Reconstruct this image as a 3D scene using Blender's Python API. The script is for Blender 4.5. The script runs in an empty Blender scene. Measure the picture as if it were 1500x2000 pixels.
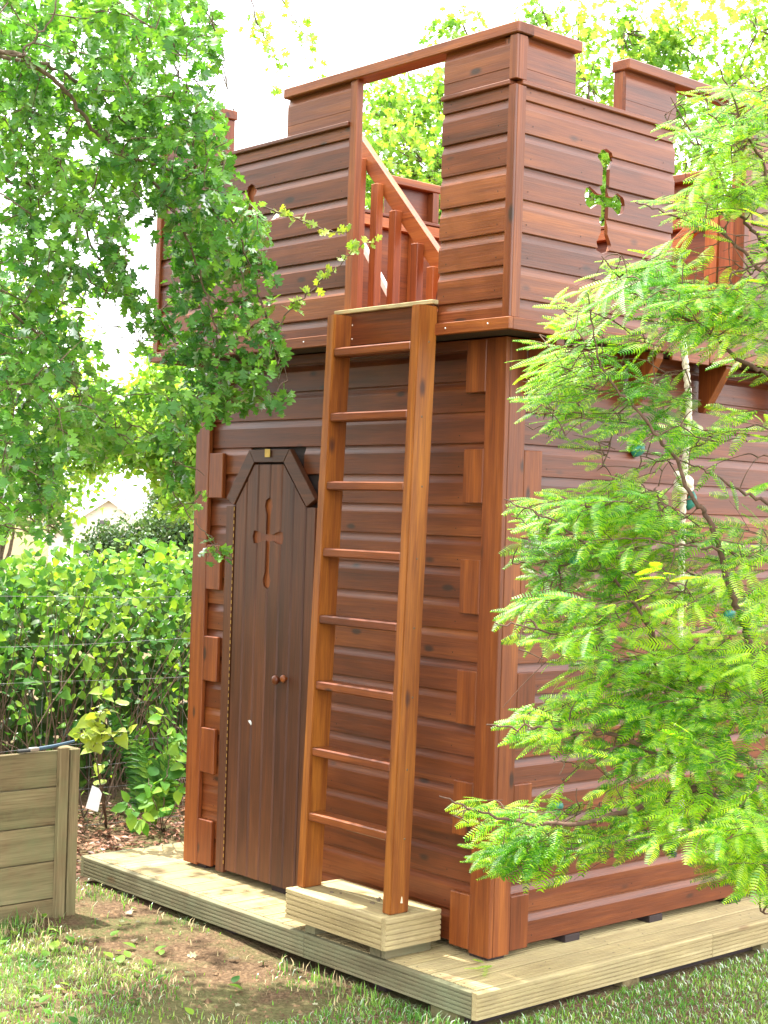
import bpy, bmesh, math, random
import numpy as np
from mathutils import Vector, Matrix
random.seed(7); RNG = np.random.default_rng(11)
S = bpy.context.scene
COL = S.collection

# ------------------------------------------------------------------ camera
CAM = np.array([4.0386, -4.188, 1.6432]); YAW, PITCH, ROLL, FPX = 0.8425, 0.003, 0.0311, 3054.3
_f = np.array([-math.sin(YAW)*math.cos(PITCH), math.cos(YAW)*math.cos(PITCH), math.sin(PITCH)])
_r0 = np.array([math.cos(YAW), math.sin(YAW), 0.0]); _u0 = np.cross(_r0, _f)
_r = _r0*math.cos(ROLL)+_u0*math.sin(ROLL); _u = -_r0*math.sin(ROLL)+_u0*math.cos(ROLL)
cd = bpy.data.cameras.new('camera'); cam = bpy.data.objects.new('camera', cd); COL.objects.link(cam)
cam.matrix_world = Matrix(((_r[0], _u[0], -_f[0], CAM[0]), (_r[1], _u[1], -_f[1], CAM[1]), (_r[2], _u[2], -_f[2], CAM[2]), (0, 0, 0, 1)))
cd.sensor_fit = 'VERTICAL'; cd.sensor_height = 24.0; cd.lens = FPX/2000*24.0
cd.clip_start = 0.05; cd.clip_end = 1500
S.camera = cam

# ------------------------------------------------------------------ world, sun, exposure
TOSUN = Vector((-0.32, -0.05, 0.94)).normalized()
w = bpy.data.worlds.new('World'); S.world = w; w.use_nodes = True
nt = w.node_tree; nt.nodes.clear()
out = nt.nodes.new('ShaderNodeOutputWorld'); bg = nt.nodes.new('ShaderNodeBackground')
sky = nt.nodes.new('ShaderNodeTexSky'); sky.sky_type = 'NISHITA'; sky.sun_disc = False
sky.sun_elevation = math.asin(TOSUN.z); sky.sun_rotation = math.atan2(TOSUN.x, TOSUN.y)
sky.air_density = 1.0; sky.dust_density = 3.0; sky.ozone_density = 1.0
mix = nt.nodes.new('ShaderNodeMixRGB'); mix.inputs[2].default_value = (9.0, 9.1, 9.2, 1)
cn = nt.nodes.new('ShaderNodeTexNoise'); cn.inputs['Scale'].default_value = 2.2; cn.inputs['Detail'].default_value = 5
cr = nt.nodes.new('ShaderNodeMapRange'); cr.inputs['From Min'].default_value = 0.3; cr.inputs['From Max'].default_value = 0.6
cr.inputs['To Min'].default_value = 0.7; cr.inputs['To Max'].default_value = 0.97
tcw = nt.nodes.new('ShaderNodeTexCoord')
L = nt.links.new
L(tcw.outputs['Generated'], cn.inputs['Vector']); L(cn.outputs['Fac'], cr.inputs['Value']); L(cr.outputs['Result'], mix.inputs[0])
L(sky.outputs[0], mix.inputs[1]); L(mix.outputs[0], bg.inputs[0]); bg.inputs[1].default_value = 0.15
L(bg.outputs[0], out.inputs[0])
sd = bpy.data.lights.new('sun', 'SUN'); sd.energy = 3.9; sd.angle = math.radians(0.6); sd.color = (1.0, 0.95, 0.86)
so = bpy.data.objects.new('sun', sd); COL.objects.link(so); so.location = (-6, -2, 12)
so.rotation_euler = TOSUN.to_track_quat('Z', 'Y').to_euler()
S.view_settings.view_transform = 'Standard'; S.view_settings.look = 'None'
S.view_settings.exposure = 2.05; S.view_settings.gamma = 1.0; S.view_settings.use_curve_mapping = False
S.render.engine = 'CYCLES'

def ray(u, v, d):
    """a point seen at pixel (u, v) of the 1500x2000 photograph, d metres in front of the camera"""
    return CAM + d*(_f + _r*(u-750)/FPX - _u*(v-1000)/FPX)
def onplane(u, v, ax, val):
    dd = _f + _r*(u-750)/FPX - _u*(v-1000)/FPX
    return CAM + dd*(val-CAM[ax])/dd[ax]
def project(P):
    d = np.asarray(P)-CAM; z = d@_f
    return 750+FPX*(d@_r)/z, 1000-FPX*(d@_u)/z, z

# ------------------------------------------------------------------ materials
def newmat(name):
    m = bpy.data.materials.new(name); m.use_nodes = True
    n = m.node_tree; n.nodes.clear()
    o = n.nodes.new('ShaderNodeOutputMaterial')
    return m, n, o
def N(n, t, **k):
    x = n.nodes.new(t)
    for a, b in k.items():
        if hasattr(x, a) and not a[0].isupper(): setattr(x, a, b)
        else: x.inputs[a.replace('_', ' ')].default_value = b
    return x
def ramp(n, stops):
    r = n.nodes.new('ShaderNodeValToRGB'); e = r.color_ramp.elements
    while len(e) < len(stops): e.new(0.5)
    for i, (p, c) in enumerate(stops): e[i].position = p; e[i].color = (*c, 1) if len(c) == 3 else c
    return r
def wood(name, axis, dark, mid, light, rough=0.42, knots=True, knotcol=(0.03, 0.012, 0.008), grain=1.0, spec=0.5, weather=None, kscale=1.0, rv=0.14, coat=0.0):
    """stained or bare timber, grain along one axis of the object"""
    m, n, o = newmat(name); L = n.links.new
    tc = N(n, 'ShaderNodeTexCoord'); oi = N(n, 'ShaderNodeObjectInfo')
    mul = N(n, 'ShaderNodeVectorMath', operation='SCALE'); cmb = N(n, 'ShaderNodeCombineXYZ')
    wn = N(n, 'ShaderNodeTexWhiteNoise', noise_dimensions='1D'); L(oi.outputs['Random'], wn.inputs['W'])
    L(wn.outputs['Color'], mul.inputs[0]); mul.inputs['Scale'].default_value = 37.0
    add = N(n, 'ShaderNodeVectorMath', operation='ADD'); L(tc.outputs['Object'], add.inputs[0]); L(mul.outputs[0], add.inputs[1])
    # gentle warp then stretch
    def mapped(sc_along, sc_across):
        mp = N(n, 'ShaderNodeMapping'); s = [sc_across]*3; s['xyz'.index(axis)] = sc_along
        mp.inputs['Scale'].default_value = s; L(add.outputs[0], mp.inputs['Vector']); return mp
    g1 = N(n, 'ShaderNodeTexNoise', Scale=1.0, Detail=4.0, Roughness=0.6, Distortion=0.6); L(mapped(1.3, 26*grain).outputs[0], g1.inputs['Vector'])
    g2 = N(n, 'ShaderNodeTexNoise', Scale=1.0, Detail=3.0, Roughness=0.7); L(mapped(5, 190*grain).outputs[0], g2.inputs['Vector'])
    blot = N(n, 'ShaderNodeTexNoise', Scale=1.0, Detail=3.0, Roughness=0.55); L(mapped(1.5, 9).outputs[0], blot.inputs['Vector'])
    r1 = ramp(n, [(0.28, dark), (0.5, mid), (0.74, light)])
    mixf = N(n, 'ShaderNodeMath', operation='MULTIPLY_ADD'); L(g1.outputs['Fac'], mixf.inputs[0]); mixf.inputs[1].default_value = 0.55
    mf2 = N(n, 'ShaderNodeMath', operation='MULTIPLY'); L(blot.outputs['Fac'], mf2.inputs[0]); mf2.inputs[1].default_value = 0.45
    L(mf2.outputs[0], mixf.inputs[2])
    rnd = N(n, 'ShaderNodeMath', operation='MULTIPLY_ADD'); L(oi.outputs['Random'], rnd.inputs[0]); rnd.inputs[1].default_value = rv; rnd.inputs[2].default_value = -rv/2
    ad2 = N(n, 'ShaderNodeMath', operation='ADD'); L(mixf.outputs[0], ad2.inputs[0]); L(rnd.outputs[0], ad2.inputs[1])
    L(ad2.outputs[0], r1.inputs[0])
    fine = N(n, 'ShaderNodeMixRGB', blend_type='MULTIPLY'); fine.inputs[0].default_value = 0.75
    fr = ramp(n, [(0.3, (0.55, 0.5, 0.5)), (0.6, (1, 1, 1))]); L(g2.outputs['Fac'], fr.inputs[0])
    L(r1.outputs[0], fine.inputs[1]); L(fr.outputs[0], fine.inputs[2]); cur = fine.outputs[0]
    if knots:
        vo = N(n, 'ShaderNodeTexVoronoi', Scale=1.0, Randomness=1.0); L(mapped(3.4*kscale, 8.5*kscale).outputs[0], vo.inputs['Vector'])
        wob = N(n, 'ShaderNodeMath', operation='MULTIPLY_ADD'); L(g1.outputs['Fac'], wob.inputs[0]); wob.inputs[1].default_value = 0.14; L(vo.outputs['Distance'], wob.inputs[2])
        kr = ramp(n, [(0.13, (1, 1, 1)), (0.20, (0, 0, 0))]); L(wob.outputs[0], kr.inputs[0])
        km = N(n, 'ShaderNodeMixRGB'); kf = N(n, 'ShaderNodeMath', operation='MULTIPLY'); L(kr.outputs[0], kf.inputs[0]); kf.inputs[1].default_value = 0.9
        L(kf.outputs[0], km.inputs[0]); L(cur, km.inputs[1]); km.inputs[2].default_value = (*knotcol, 1); cur = km.outputs[0]
    if weather:
        wz = N(n, 'ShaderNodeTexNoise', Scale=3.6, Detail=8.0, Roughness=0.72); L(add.outputs[0], wz.inputs['Vector'])
        wr = ramp(n, [(0.42, (0, 0, 0)), (0.68, (1, 1, 1))]); L(wz.outputs['Fac'], wr.inputs[0])
        wm = N(n, 'ShaderNodeMixRGB'); wf = N(n, 'ShaderNodeMath', operation='MULTIPLY'); L(wr.outputs[0], wf.inputs[0]); wf.inputs[1].default_value = 0.6
        L(wf.outputs[0], wm.inputs[0]); L(cur, wm.inputs[1]); wm.inputs[2].default_value = (*weather, 1); cur = wm.outputs[0]
    b = N(n, 'ShaderNodeBsdfPrincipled'); b.inputs['Roughness'].default_value = rough; b.inputs['Specular IOR Level'].default_value = spec; b.inputs['Coat Weight'].default_value = coat; b.inputs['Coat Roughness'].default_value = 0.32
    L(cur, b.inputs['Base Color'])
    rr = N(n, 'ShaderNodeMapRange'); rr.inputs['To Min'].default_value = rough-0.1; rr.inputs['To Max'].default_value = rough+0.18; L(blot.outputs['Fac'], rr.inputs['Value']); L(rr.outputs[0], b.inputs['Roughness'])
    bu = N(n, 'ShaderNodeBump'); bu.inputs['Strength'].default_value = 0.25; bu.inputs['Distance'].default_value = 0.003
    bs = N(n, 'ShaderNodeMath', operation='ADD'); L(g2.outputs['Fac'], bs.inputs[0]); L(g1.outputs['Fac'], bs.inputs[1]); L(bs.outputs[0], bu.inputs['Height'])
    L(bu.outputs[0], b.inputs['Normal']); L(b.outputs[0], o.inputs[0])
    return m
def woods(name, *a, **k): return {ax: wood(f'{name}_grain_{ax}', ax, *a, **k) for ax in 'xyz'}
WALL = woods('stained_cladding', (0.072, 0.0165, 0.0060), (0.156, 0.0365, 0.0090), (0.27, 0.077, 0.0150), rough=0.36, spec=0.42, rv=0.2, coat=0.12)
TRIM = woods('stained_trim', (0.082, 0.019, 0.006), (0.188, 0.046, 0.0100), (0.35, 0.104, 0.018), rough=0.38, spec=0.40, rv=0.04)
DOORW = woods('dark_stained_door', (0.042, 0.0145, 0.009), (0.088, 0.029, 0.013), (0.16, 0.052, 0.017), rough=0.42, spec=0.4, knots=False)
INNER = woods('fresh_orange_stain', (0.14, 0.032, 0.010), (0.30, 0.075, 0.017), (0.46, 0.145, 0.028), rough=0.4)
PINE = woods('treated_pine', (0.27, 0.205, 0.095), (0.42, 0.33, 0.165), (0.55, 0.45, 0.25), rough=0.7, knotcol=(0.22, 0.13, 0.06), spec=0.3, weather=(0.25, 0.20, 0.11), kscale=0.8)
PINED = woods('darker_green_pine', (0.10, 0.084, 0.046), (0.18, 0.155, 0.088), (0.27, 0.235, 0.14), rough=0.75, knotcol=(0.13, 0.08, 0.04), spec=0.3, weather=(0.18, 0.21, 0.12), kscale=0.8)  # darker, greener tone of the treated pine
OLD = woods('weathered_plank', (0.10, 0.072, 0.036), (0.22, 0.165, 0.085), (0.36, 0.285, 0.155), rough=0.85, knotcol=(0.10, 0.06, 0.03), spec=0.2, weather=(0.15, 0.17, 0.08), kscale=1.3)
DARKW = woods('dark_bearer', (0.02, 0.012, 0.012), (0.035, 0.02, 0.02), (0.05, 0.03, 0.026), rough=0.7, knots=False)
def plain(name, col, rough=0.5, metal=0.0, var=0.0, scale=20, spec=0.5):
    m, n, o = newmat(name); b = N(n, 'ShaderNodeBsdfPrincipled'); L = n.links.new
    tc = N(n, 'ShaderNodeTexCoord'); no = N(n, 'ShaderNodeTexNoise', Scale=scale, Detail=5.0); L(tc.outputs['Object'], no.inputs['Vector'])
    c0 = tuple(max(0, c*(1-var)) for c in col); c1 = tuple(min(1, c*(1+var)) for c in col)
    r = ramp(n, [(0.3, c0), (0.7, c1)]); L(no.outputs['Fac'], r.inputs[0]); L(r.outputs[0], b.inputs['Base Color'])
    b.inputs['Roughness'].default_value = rough; b.inputs['Metallic'].default_value = metal; b.inputs['Specular IOR Level'].default_value = spec
    L(b.outputs[0], o.inputs[0]); return m
def leafmat(name, stops, trans=0.45, rough=0.4, gloss=0.10, tcol=(1.6, 1.5, 0.55)):
    m, n, o = newmat(name); L = n.links.new
    ge = N(n, 'ShaderNodeNewGeometry'); oi = N(n, 'ShaderNodeObjectInfo')
    a = N(n, 'ShaderNodeMath', operation='ADD'); L(ge.outputs['Random Per Island'], a.inputs[0]); L(oi.outputs['Random'], a.inputs[1])
    fr = N(n, 'ShaderNodeMath', operation='FRACT'); L(a.outputs[0], fr.inputs[0])
    tc = N(n, 'ShaderNodeNewGeometry'); no = N(n, 'ShaderNodeTexNoise', Scale=2.6, Detail=3.0); L(tc.outputs['Position'], no.inputs['Vector'])
    mx = N(n, 'ShaderNodeMath', operation='MULTIPLY_ADD'); L(no.outputs['Fac'], mx.inputs[0]); mx.inputs[1].default_value = 1.7
    h = N(n, 'ShaderNodeMath', operation='MULTIPLY_ADD'); L(fr.outputs[0], h.inputs[0]); h.inputs[1].default_value = 0.6; h.inputs[2].default_value = -0.65
    L(h.outputs[0], mx.inputs[2])
    r = ramp(n, stops); L(mx.outputs[0], r.inputs[0])
    d = N(n, 'ShaderNodeBsdfDiffuse'); t = N(n, 'ShaderNodeBsdfTranslucent'); g = N(n, 'ShaderNodeBsdfGlossy', Roughness=rough)
    tm = N(n, 'ShaderNodeMixRGB', blend_type='MULTIPLY'); tm.inputs[0].default_value = 1.0; tm.inputs[2].default_value = (*tcol, 1)
    L(r.outputs[0], d.inputs['Color']); L(r.outputs[0], tm.inputs[1]); L(tm.outputs[0], t.inputs['Color'])
    m1 = N(n, 'ShaderNodeMixShader', Fac=trans); L(d.outputs[0], m1.inputs[1]); L(t.outputs[0], m1.inputs[2])
    fz = N(n, 'ShaderNodeFresnel', IOR=1.4); fm = N(n, 'ShaderNodeMath', operation='MULTIPLY_ADD'); L(fz.outputs[0], fm.inputs[0]); fm.inputs[1].default_value = 0.38*gloss/0.10; fm.inputs[2].default_value = gloss*0.08
    m2 = N(n, 'ShaderNodeMixShader'); L(fm.outputs[0], m2.inputs[0]); L(m1.outputs[0], m2.inputs[1]); L(g.outputs[0], m2.inputs[2])
    L(m2.outputs[0], o.inputs[0]); return m
LEAF_H = leafmat('hawthorn_leaf', [(0.2, (0.045, 0.155, 0.026)), (0.5, (0.09, 0.25, 0.040)), (0.8, (0.17, 0.36, 0.050))], trans=0.5)
LEAF_Y = leafmat('young_leaf', [(0.2, (0.14, 0.26, 0.03)), (0.8, (0.32, 0.40, 0.06))], trans=0.45)
LEAF_C = leafmat('conifer_frond', [(0.25, (0.05, 0.20, 0.012)), (0.5, (0.15, 0.37, 0.018)), (0.75, (0.34, 0.52, 0.022))], trans=0.52, rough=0.6, gloss=0.02)
LEAF_G = leafmat('hedge_leaf', [(0.2, (0.035, 0.12, 0.02)), (0.5, (0.09, 0.23, 0.03)), (0.8, (0.24, 0.38, 0.05))], trans=0.45, gloss=0.045)
LEAF_B = leafmat('background_leaf', [(0.2, (0.11, 0.26, 0.035)), (0.5, (0.20, 0.37, 0.06)), (0.8, (0.34, 0.47, 0.10))], trans=0.55, gloss=0.05)
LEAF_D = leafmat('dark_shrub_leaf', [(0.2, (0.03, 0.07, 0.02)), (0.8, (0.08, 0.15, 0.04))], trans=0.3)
GRASS = leafmat('grass_blade', [(0.2, (0.07, 0.22, 0.022)), (0.55, (0.15, 0.36, 0.04)), (0.8, (0.32, 0.46, 0.09))], trans=0.4, rough=0.5, tcol=(1.2, 1.2, 0.6))
STRAW = plain('dry_straw', (0.42, 0.33, 0.17), 0.8, var=0.3)
BARK = plain('grey_brown_bark', (0.12, 0.085, 0.055), 0.9, var=0.4, scale=60)
BARKR = plain('red_brown_bark', (0.10, 0.055, 0.035), 0.9, var=0.4, scale=60)
STEM = plain('brown_stem', (0.11, 0.07, 0.045), 0.85, var=0.3)

# ------------------------------------------------------------------ building helpers
def wloc(o):
    l = Vector(o.location)
    while o.parent: o = o.parent; l = l + o.location
    return l
def link(name, me, mat, parent=None, loc=(0, 0, 0)):
    o = bpy.data.objects.new(name, me)
    if mat is not None and not me.materials: me.materials.append(mat)
    COL.objects.link(o); l = Vector(loc)
    if parent is not None: o.parent = parent; l = l - wloc(parent)
    o.location = l; return o
def thing(name, label, cat, loc=(0, 0, 0), group=None):
    o = bpy.data.objects.new(name, None); o.empty_display_size = 0.1; COL.objects.link(o); o.location = loc
    o['label'] = label; o['category'] = cat
    if group: o['group'] = group
    return o
def tag(o, label=None, cat=None, group=None, kind=None):
    for k, v in (('label', label), ('category', cat), ('group', group), ('kind', kind)):
        if v: o[k] = v
    return o
def mesh_np(name, V, F, smooth=False):
    """V (n,3) and F (m,k) all faces with k corners"""
    V = np.asarray(V, np.float32); F = np.asarray(F, np.int32); k = F.shape[1]
    me = bpy.data.meshes.new(name); me.vertices.add(len(V)); me.vertices.foreach_set('co', V.ravel())
    me.loops.add(F.size); me.loops.foreach_set('vertex_index', F.ravel())
    me.polygons.add(len(F)); me.polygons.foreach_set('loop_start', np.arange(0, F.size, k, dtype=np.int32))
    if smooth: me.polygons.foreach_set('use_smooth', np.ones(len(F), bool))
    me.update(calc_edges=True); me.validate(); return me
def prism_mesh(prof, axis, s0, s1, bevel=0.0):
    """prof: outline in the two other axes, extruded along axis from s0 to s1, mesh centred; returns mesh, centre"""
    bm = bmesh.new(); n = len(prof)
    def P(a, b, s): return {'x': (s, a, b), 'y': (a, s, b), 'z': (a, b, s)}[axis]
    A = [bm.verts.new(P(a, b, s0)) for a, b in prof]; B = [bm.verts.new(P(a, b, s1)) for a, b in prof]
    bm.faces.new(A[::-1]); bm.faces.new(B)
    for i in range(n): bm.faces.new((A[i], A[(i+1) % n], B[(i+1) % n], B[i]))
    bmesh.ops.recalc_face_normals(bm, faces=bm.faces)
    if bevel: bmesh.ops.bevel(bm, geom=list(bm.edges), offset=bevel, segments=1, affect='EDGES', profile=0.7)
    c = Vector((0, 0, 0)); bb = [v.co for v in bm.verts]
    c = Vector([(min(v[i] for v in bb)+max(v[i] for v in bb))/2 for i in range(3)])
    for v in bm.verts: v.co -= c
    me = bpy.data.meshes.new('prism'); bm.to_mesh(me); bm.free(); return me, c
def prism(name, prof, axis, s0, s1, mat, parent, bevel=0.0):
    me, c = prism_mesh(prof, axis, s0, s1, bevel); return link(name, me, mat, parent, c)
def box(name, x0, x1, y0, y1, z0, z1, mat, parent, bevel=0.002):
    return prism(name, [(x0, y0), (x1, y0), (x1, y1), (x0, y1)], 'z', z0, z1, mat, parent, bevel)
def tube_arrays(pts, rads, seg=6):
    pts = np.asarray(pts, float); n = len(pts); rads = np.broadcast_to(rads, (n,)) if np.ndim(rads) else np.full(n, rads)
    t = np.gradient(pts, axis=0); t /= np.linalg.norm(t, axis=1)[:, None]+1e-9
    ref = np.array([0.13, 0.27, 0.95]); ref = ref if abs(t[0]@ref) < 0.9 else np.array([1.0, 0, 0])
    a = np.cross(t, ref); a /= np.linalg.norm(a, axis=1)[:, None]+1e-9; b = np.cross(t, a)
    an = np.arange(seg)/seg*2*math.pi
    V = pts[:, None]+rads[:, None, None]*(np.cos(an)[None, :, None]*a[:, None]+np.sin(an)[None, :, None]*b[:, None])
    V = V.reshape(-1, 3); F = []
    for i in range(n-1):
        for j in range(seg): F.append((i*seg+j, i*seg+(j+1) % seg, (i+1)*seg+(j+1) % seg, (i+1)*seg+j))
    return V, np.array(F)
def join(arrs):
    Vs, Fs, o = [], [], 0
    for V, F in arrs: Vs.append(V); Fs.append(np.asarray(F)+o); o += len(V)
    return np.concatenate(Vs), np.concatenate(Fs)
def smoothpts(P, k=6):
    P = np.asarray(P, float)
    if len(P) < 3: return np.array([P[0]+(P[-1]-P[0])*t for t in np.linspace(0, 1, k)])
    Q = np.vstack([2*P[0]-P[1], P, 2*P[-1]-P[-2]]); o = []
    for i in range(1, len(Q)-2):
        for t in np.linspace(0, 1, k, endpoint=False):
            a, b, c, d = Q[i-1], Q[i], Q[i+1], Q[i+2]
            o.append(0.5*((2*b)+(-a+c)*t+(2*a-5*b+4*c-d)*t*t+(-a+3*b-3*c+d)*t**3))
    o.append(P[-1]); return np.array(o)
def cutter(prof, axis, s0, s1):
    me, c = prism_mesh(prof, axis, s0, s1); o = bpy.data.objects.new('cutter', me); COL.objects.link(o); o.location = c; return o
def cut(objs, cut_o):
    bpy.context.view_layer.update()
    for o in objs:
        md = o.modifiers.new('cut', 'BOOLEAN'); md.operation = 'DIFFERENCE'; md.solver = 'EXACT'; md.object = cut_o
    bpy.context.view_layer.update(); dg = bpy.context.evaluated_depsgraph_get(); res = []
    for o in objs:
        me = bpy.data.meshes.new_from_object(o.evaluated_get(dg)); res.append((o, me))
    for o, me in res: o.modifiers.clear(); o.data = me
    bpy.data.objects.remove(cut_o)

# ------------------------------------------------------------------ ground
def ground_z(x, y):
    x = np.asarray(x, float); y = np.asarray(y, float)
    d = np.sqrt((x-1)**2+(y+1)**2); h = -0.128+0.010*np.sin(x*2.3+y)*np.cos(y*1.9-x*0.6)+0.006*np.sin(x*7+1)*np.sin(y*6.1)
    return h-3.2*np.clip((d-9)/25, 0, 1)**1.2
def make_ground():
    def lin(a, b, n): return np.linspace(a, b, n)
    xs = np.unique(np.round(np.concatenate([lin(-600, -30, 20), lin(-30, -6, 25), lin(-6, 3, 130), lin(3, 30, 25), lin(30, 600, 20)]), 4))
    ys = np.unique(np.round(np.concatenate([lin(-600, -30, 20), lin(-30, -4, 25), lin(-4, 4, 110), lin(4, 40, 35), lin(40, 700, 20)]), 4))
    X, Y = np.meshgrid(xs, ys); Z = ground_z(X, Y); V = np.stack([X, Y, Z], -1).reshape(-1, 3); nx = len(xs)
    i, j = np.meshgrid(np.arange(nx-1), np.arange(len(ys)-1)); a = (j*nx+i).ravel()
    F = np.stack([a, a+1, a+1+nx, a+nx], 1)
    m, n, o = newmat('lawn_soil'); L = n.links.new
    ge = N(n, 'ShaderNodeNewGeometry'); n1 = N(n, 'ShaderNodeTexNoise', Scale=2.2, Detail=6.0, Roughness=0.6); n2 = N(n, 'ShaderNodeTexNoise', Scale=60.0, Detail=6.0, Roughness=0.75)
    L(ge.outputs['Position'], n1.inputs['Vector']); L(ge.outputs['Position'], n2.inputs['Vector'])
    soil = ramp(n, [(0.32, (0.05, 0.030, 0.019)), (0.5, (0.13, 0.082, 0.048)), (0.7, (0.24, 0.165, 0.10))]); L(n2.outputs['Fac'], soil.inputs[0])
    grs = ramp(n, [(0.3, (0.07, 0.065, 0.025)), (0.7, (0.17, 0.155, 0.07))]); L(n2.outputs['Fac'], grs.inputs[0])
    mr = ramp(n, [(0.44, (0, 0, 0)), (0.56, (1, 1, 1))]); L(n1.outputs['Fac'], mr.inputs[0])
    mx = N(n, 'ShaderNodeMixRGB'); L(mr.outputs[0], mx.inputs[0]); L(soil.outputs[0], mx.inputs[1]); L(grs.outputs[0], mx.inputs[2])
    b = N(n, 'ShaderNodeBsdfPrincipled', Roughness=0.95); b.inputs['Specular IOR Level'].default_value = 0.1; L(mx.outputs[0], b.inputs['Base Color'])
    bu = N(n, 'ShaderNodeBump'); bu.inputs['Strength'].default_value = 0.8; bu.inputs['Distance'].default_value = 0.02; L(n2.outputs['Fac'], bu.inputs['Height']); L(bu.outputs[0], b.inputs['Normal'])
    L(b.outputs[0], o.inputs[0])
    g = link('ground', mesh_np('ground', V, F, True), m); g['kind'] = 'structure'
make_ground()

# ------------------------------------------------------------------ decking platform
DX0, DX1, DY0, DY1 = -2.37, 0.242, -0.30, 2.60
def ribbed(t, z0, z1, n=6):
    """grooved face outline: pairs (depth 0..t outward, z)"""
    P = [(0, z0), (t, z0+0.003)]; h = (z1-z0)/n
    for k in range(1, n):
        z = z0+h*k; P += [(t, z-0.0038), (t-0.0055, z-0.0022), (t-0.0055, z+0.0012), (t, z+0.0028)]
    P += [(t, z1-0.003), (t-0.003, z1), (0, z1)]
    return P
deck = thing('decking_platform', 'low pale timber decking platform under the whole wooden castle playhouse', 'decking', (-1.06, 1.1, -0.15))
NB = 21; bw = (DX1-DX0-0.03)/NB
dmesh = None
for k in range(NB):
    x0 = DX0+k*bw+0.0045; x1 = x0+bw-0.009
    if dmesh is None:
        # deck board with shallow grooves on top
        prof = [(x0, -0.028), (x1, -0.028), (x1, -0.002), (x1-0.002, 0)]
        for q in range(6, 0, -1):
            gx = x0+(x1-x0)*q/7; prof += [(gx+0.003, 0), (gx+0.0015, -0.0022), (gx-0.0015, -0.0022), (gx-0.003, 0)]
        prof += [(x0+0.002, 0), (x0, -0.002)]
        dmesh, c0 = prism_mesh(prof, 'y', DY0+0.03, DY1)
    o = link('deck_board', dmesh, PINE['y'], deck, c0+Vector((k*bw, 0, 0)))
fp = ribbed(0.026, -0.097, -0.002, 6)
for a, b in ((DX0, -0.72), (-0.717, DX1-0.03)):
    prism('fascia_board', [(DY0+0.028-t, z) for t, z in fp], 'x', a, b, PINED['x'], deck)
for a, b in ((DY0+0.003, 1.05), (1.053, DY1)):
    prism('fascia_board', [(DX1-0.028+t, z) for t, z in fp], 'y', a, b, PINE['y'], deck)
prism('fascia_board', [(DX0-0.002-t, z) for t, z in fp], 'y', DY0+0.003, DY1, PINED['y'], deck)
arr = []
for k in range(NB):
    for fx in (0.28, 0.72):
        for y in (-0.245, 0.6, 1.4):
            x = DX0+(k+fx)*bw; a = np.arange(6)/6*6.283; V = np.stack([x+0.0038*np.cos(a), y+0.0038*np.sin(a), np.full(6, 0.0008)], 1)
            arr.append((V, np.array([(0, 1, 2, 3), (0, 3, 4, 5)])))
V_, F_ = join(arr); o = link('screw_head', mesh_np('screws', V_, F_), plain('dark_screw', (0.05, 0.045, 0.04), 0.5, 0.6), deck); o.location = -deck.location; o['kind'] = 'stuff'
for x in (-2.25, -1.3, -0.35, 0.12):
    box('bearer', x, x+0.07, DY0+0.045, DY1-0.05, -0.155, -0.03, DARKW['y'], deck)
for x in (0.0,):
    box('support_block', x, x+0.14, DY0+0.01, DY0+0.12, -0.19, -0.098, OLD['x'], deck)
for y in (0.5, 1.4, 2.2):
    box('support_block', DX1-0.14, DX1-0.01, y, y+0.1, -0.19, -0.098, OLD['x'], deck)

# ------------------------------------------------------------------ castle playhouse
W, D, OV, PITCHB = 1.987, 2.10, 0.145, 0.119
tower = thing('castle_playhouse', 'two-storey red-brown timber castle playhouse with battlements and cross-shaped slots', 'playhouse', (-W/2, D/2, 0))
def ship(z0, z1, top_full):
    """cladding board outline (depth outward, z); concave shoulder at its top tucks behind the next one"""
    h = z1-z0
    P = [(-0.017, z0), (-0.002, z0), (0, z0+0.002)]
    if top_full and h > 0.05:
        P += [(0, z1-0.034), (-0.0022, z1-0.027), (-0.006, z1-0.018), (-0.0088, z1-0.009), (-0.0095, z1)]
    else: P += [(0, z1)]
    P += [(-0.017, z1)]
    return P
def clad(parent, side, face, s0, s1, zlist, zmin, zmax, mats, holes=()):
    """boards on one wall. side: 'F' faces -y, 'R' +x, 'L' -x, 'B' +y. zlist gives board bottom lines"""
    made = []
    for a, b in zip(zlist[:-1], zlist[1:]):
        lo, hi = max(a, zmin), min(b, zmax)
        if hi-lo < 0.012: continue
        segs = [(s0, s1)]
        for (h0, h1, hz0, hz1) in holes:
            if lo < hz1-0.02 and hi > hz0+0.02:
                ns = []
                for p, q in segs:
                    if h0 > p: ns.append((p, min(q, h0)))
                    if h1 < q: ns.append((max(p, h1), q))
                segs = [x for x in ns if x[1]-x[0] > 0.01]
        prof = ship(lo, hi, hi == b)
        for p, q in segs:
            j = random.uniform(-0.0012, 0.0012)
            if side == 'F': o = prism('board', [(face-t-j, z) for t, z in prof], 'x', p, q, mats['x'], parent)
            if side == 'B': o = prism('board', [(face+t+j, z) for t, z in prof], 'x', p, q, mats['x'], parent)
            if side == 'R': o = prism('board', [(face+t+j, z) for t, z in prof], 'y', p, q, mats['y'], parent)
            if side == 'L': o = prism('board', [(face-t-j, z) for t, z in prof], 'y', p, q, mats['y'], parent)
            made.append((o, lo, hi, p, q))
    return made
ZL = [0.03+PITCHB*k for k in range(21)]
ZU = [2.372, 2.444]+[2.444+0.1195*k for k in range(1, 7)]+[3.207]
ZM = [3.226, 3.272, 3.388]
# lower walls: backing frame mesh (part) with boards as sub-parts
fw = box('front_wall', -W+0.03, -0.03, 0.042, 0.062, 0.06, 2.33, DARKW['x'], tower); fw.name = 'front_wall'
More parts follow.
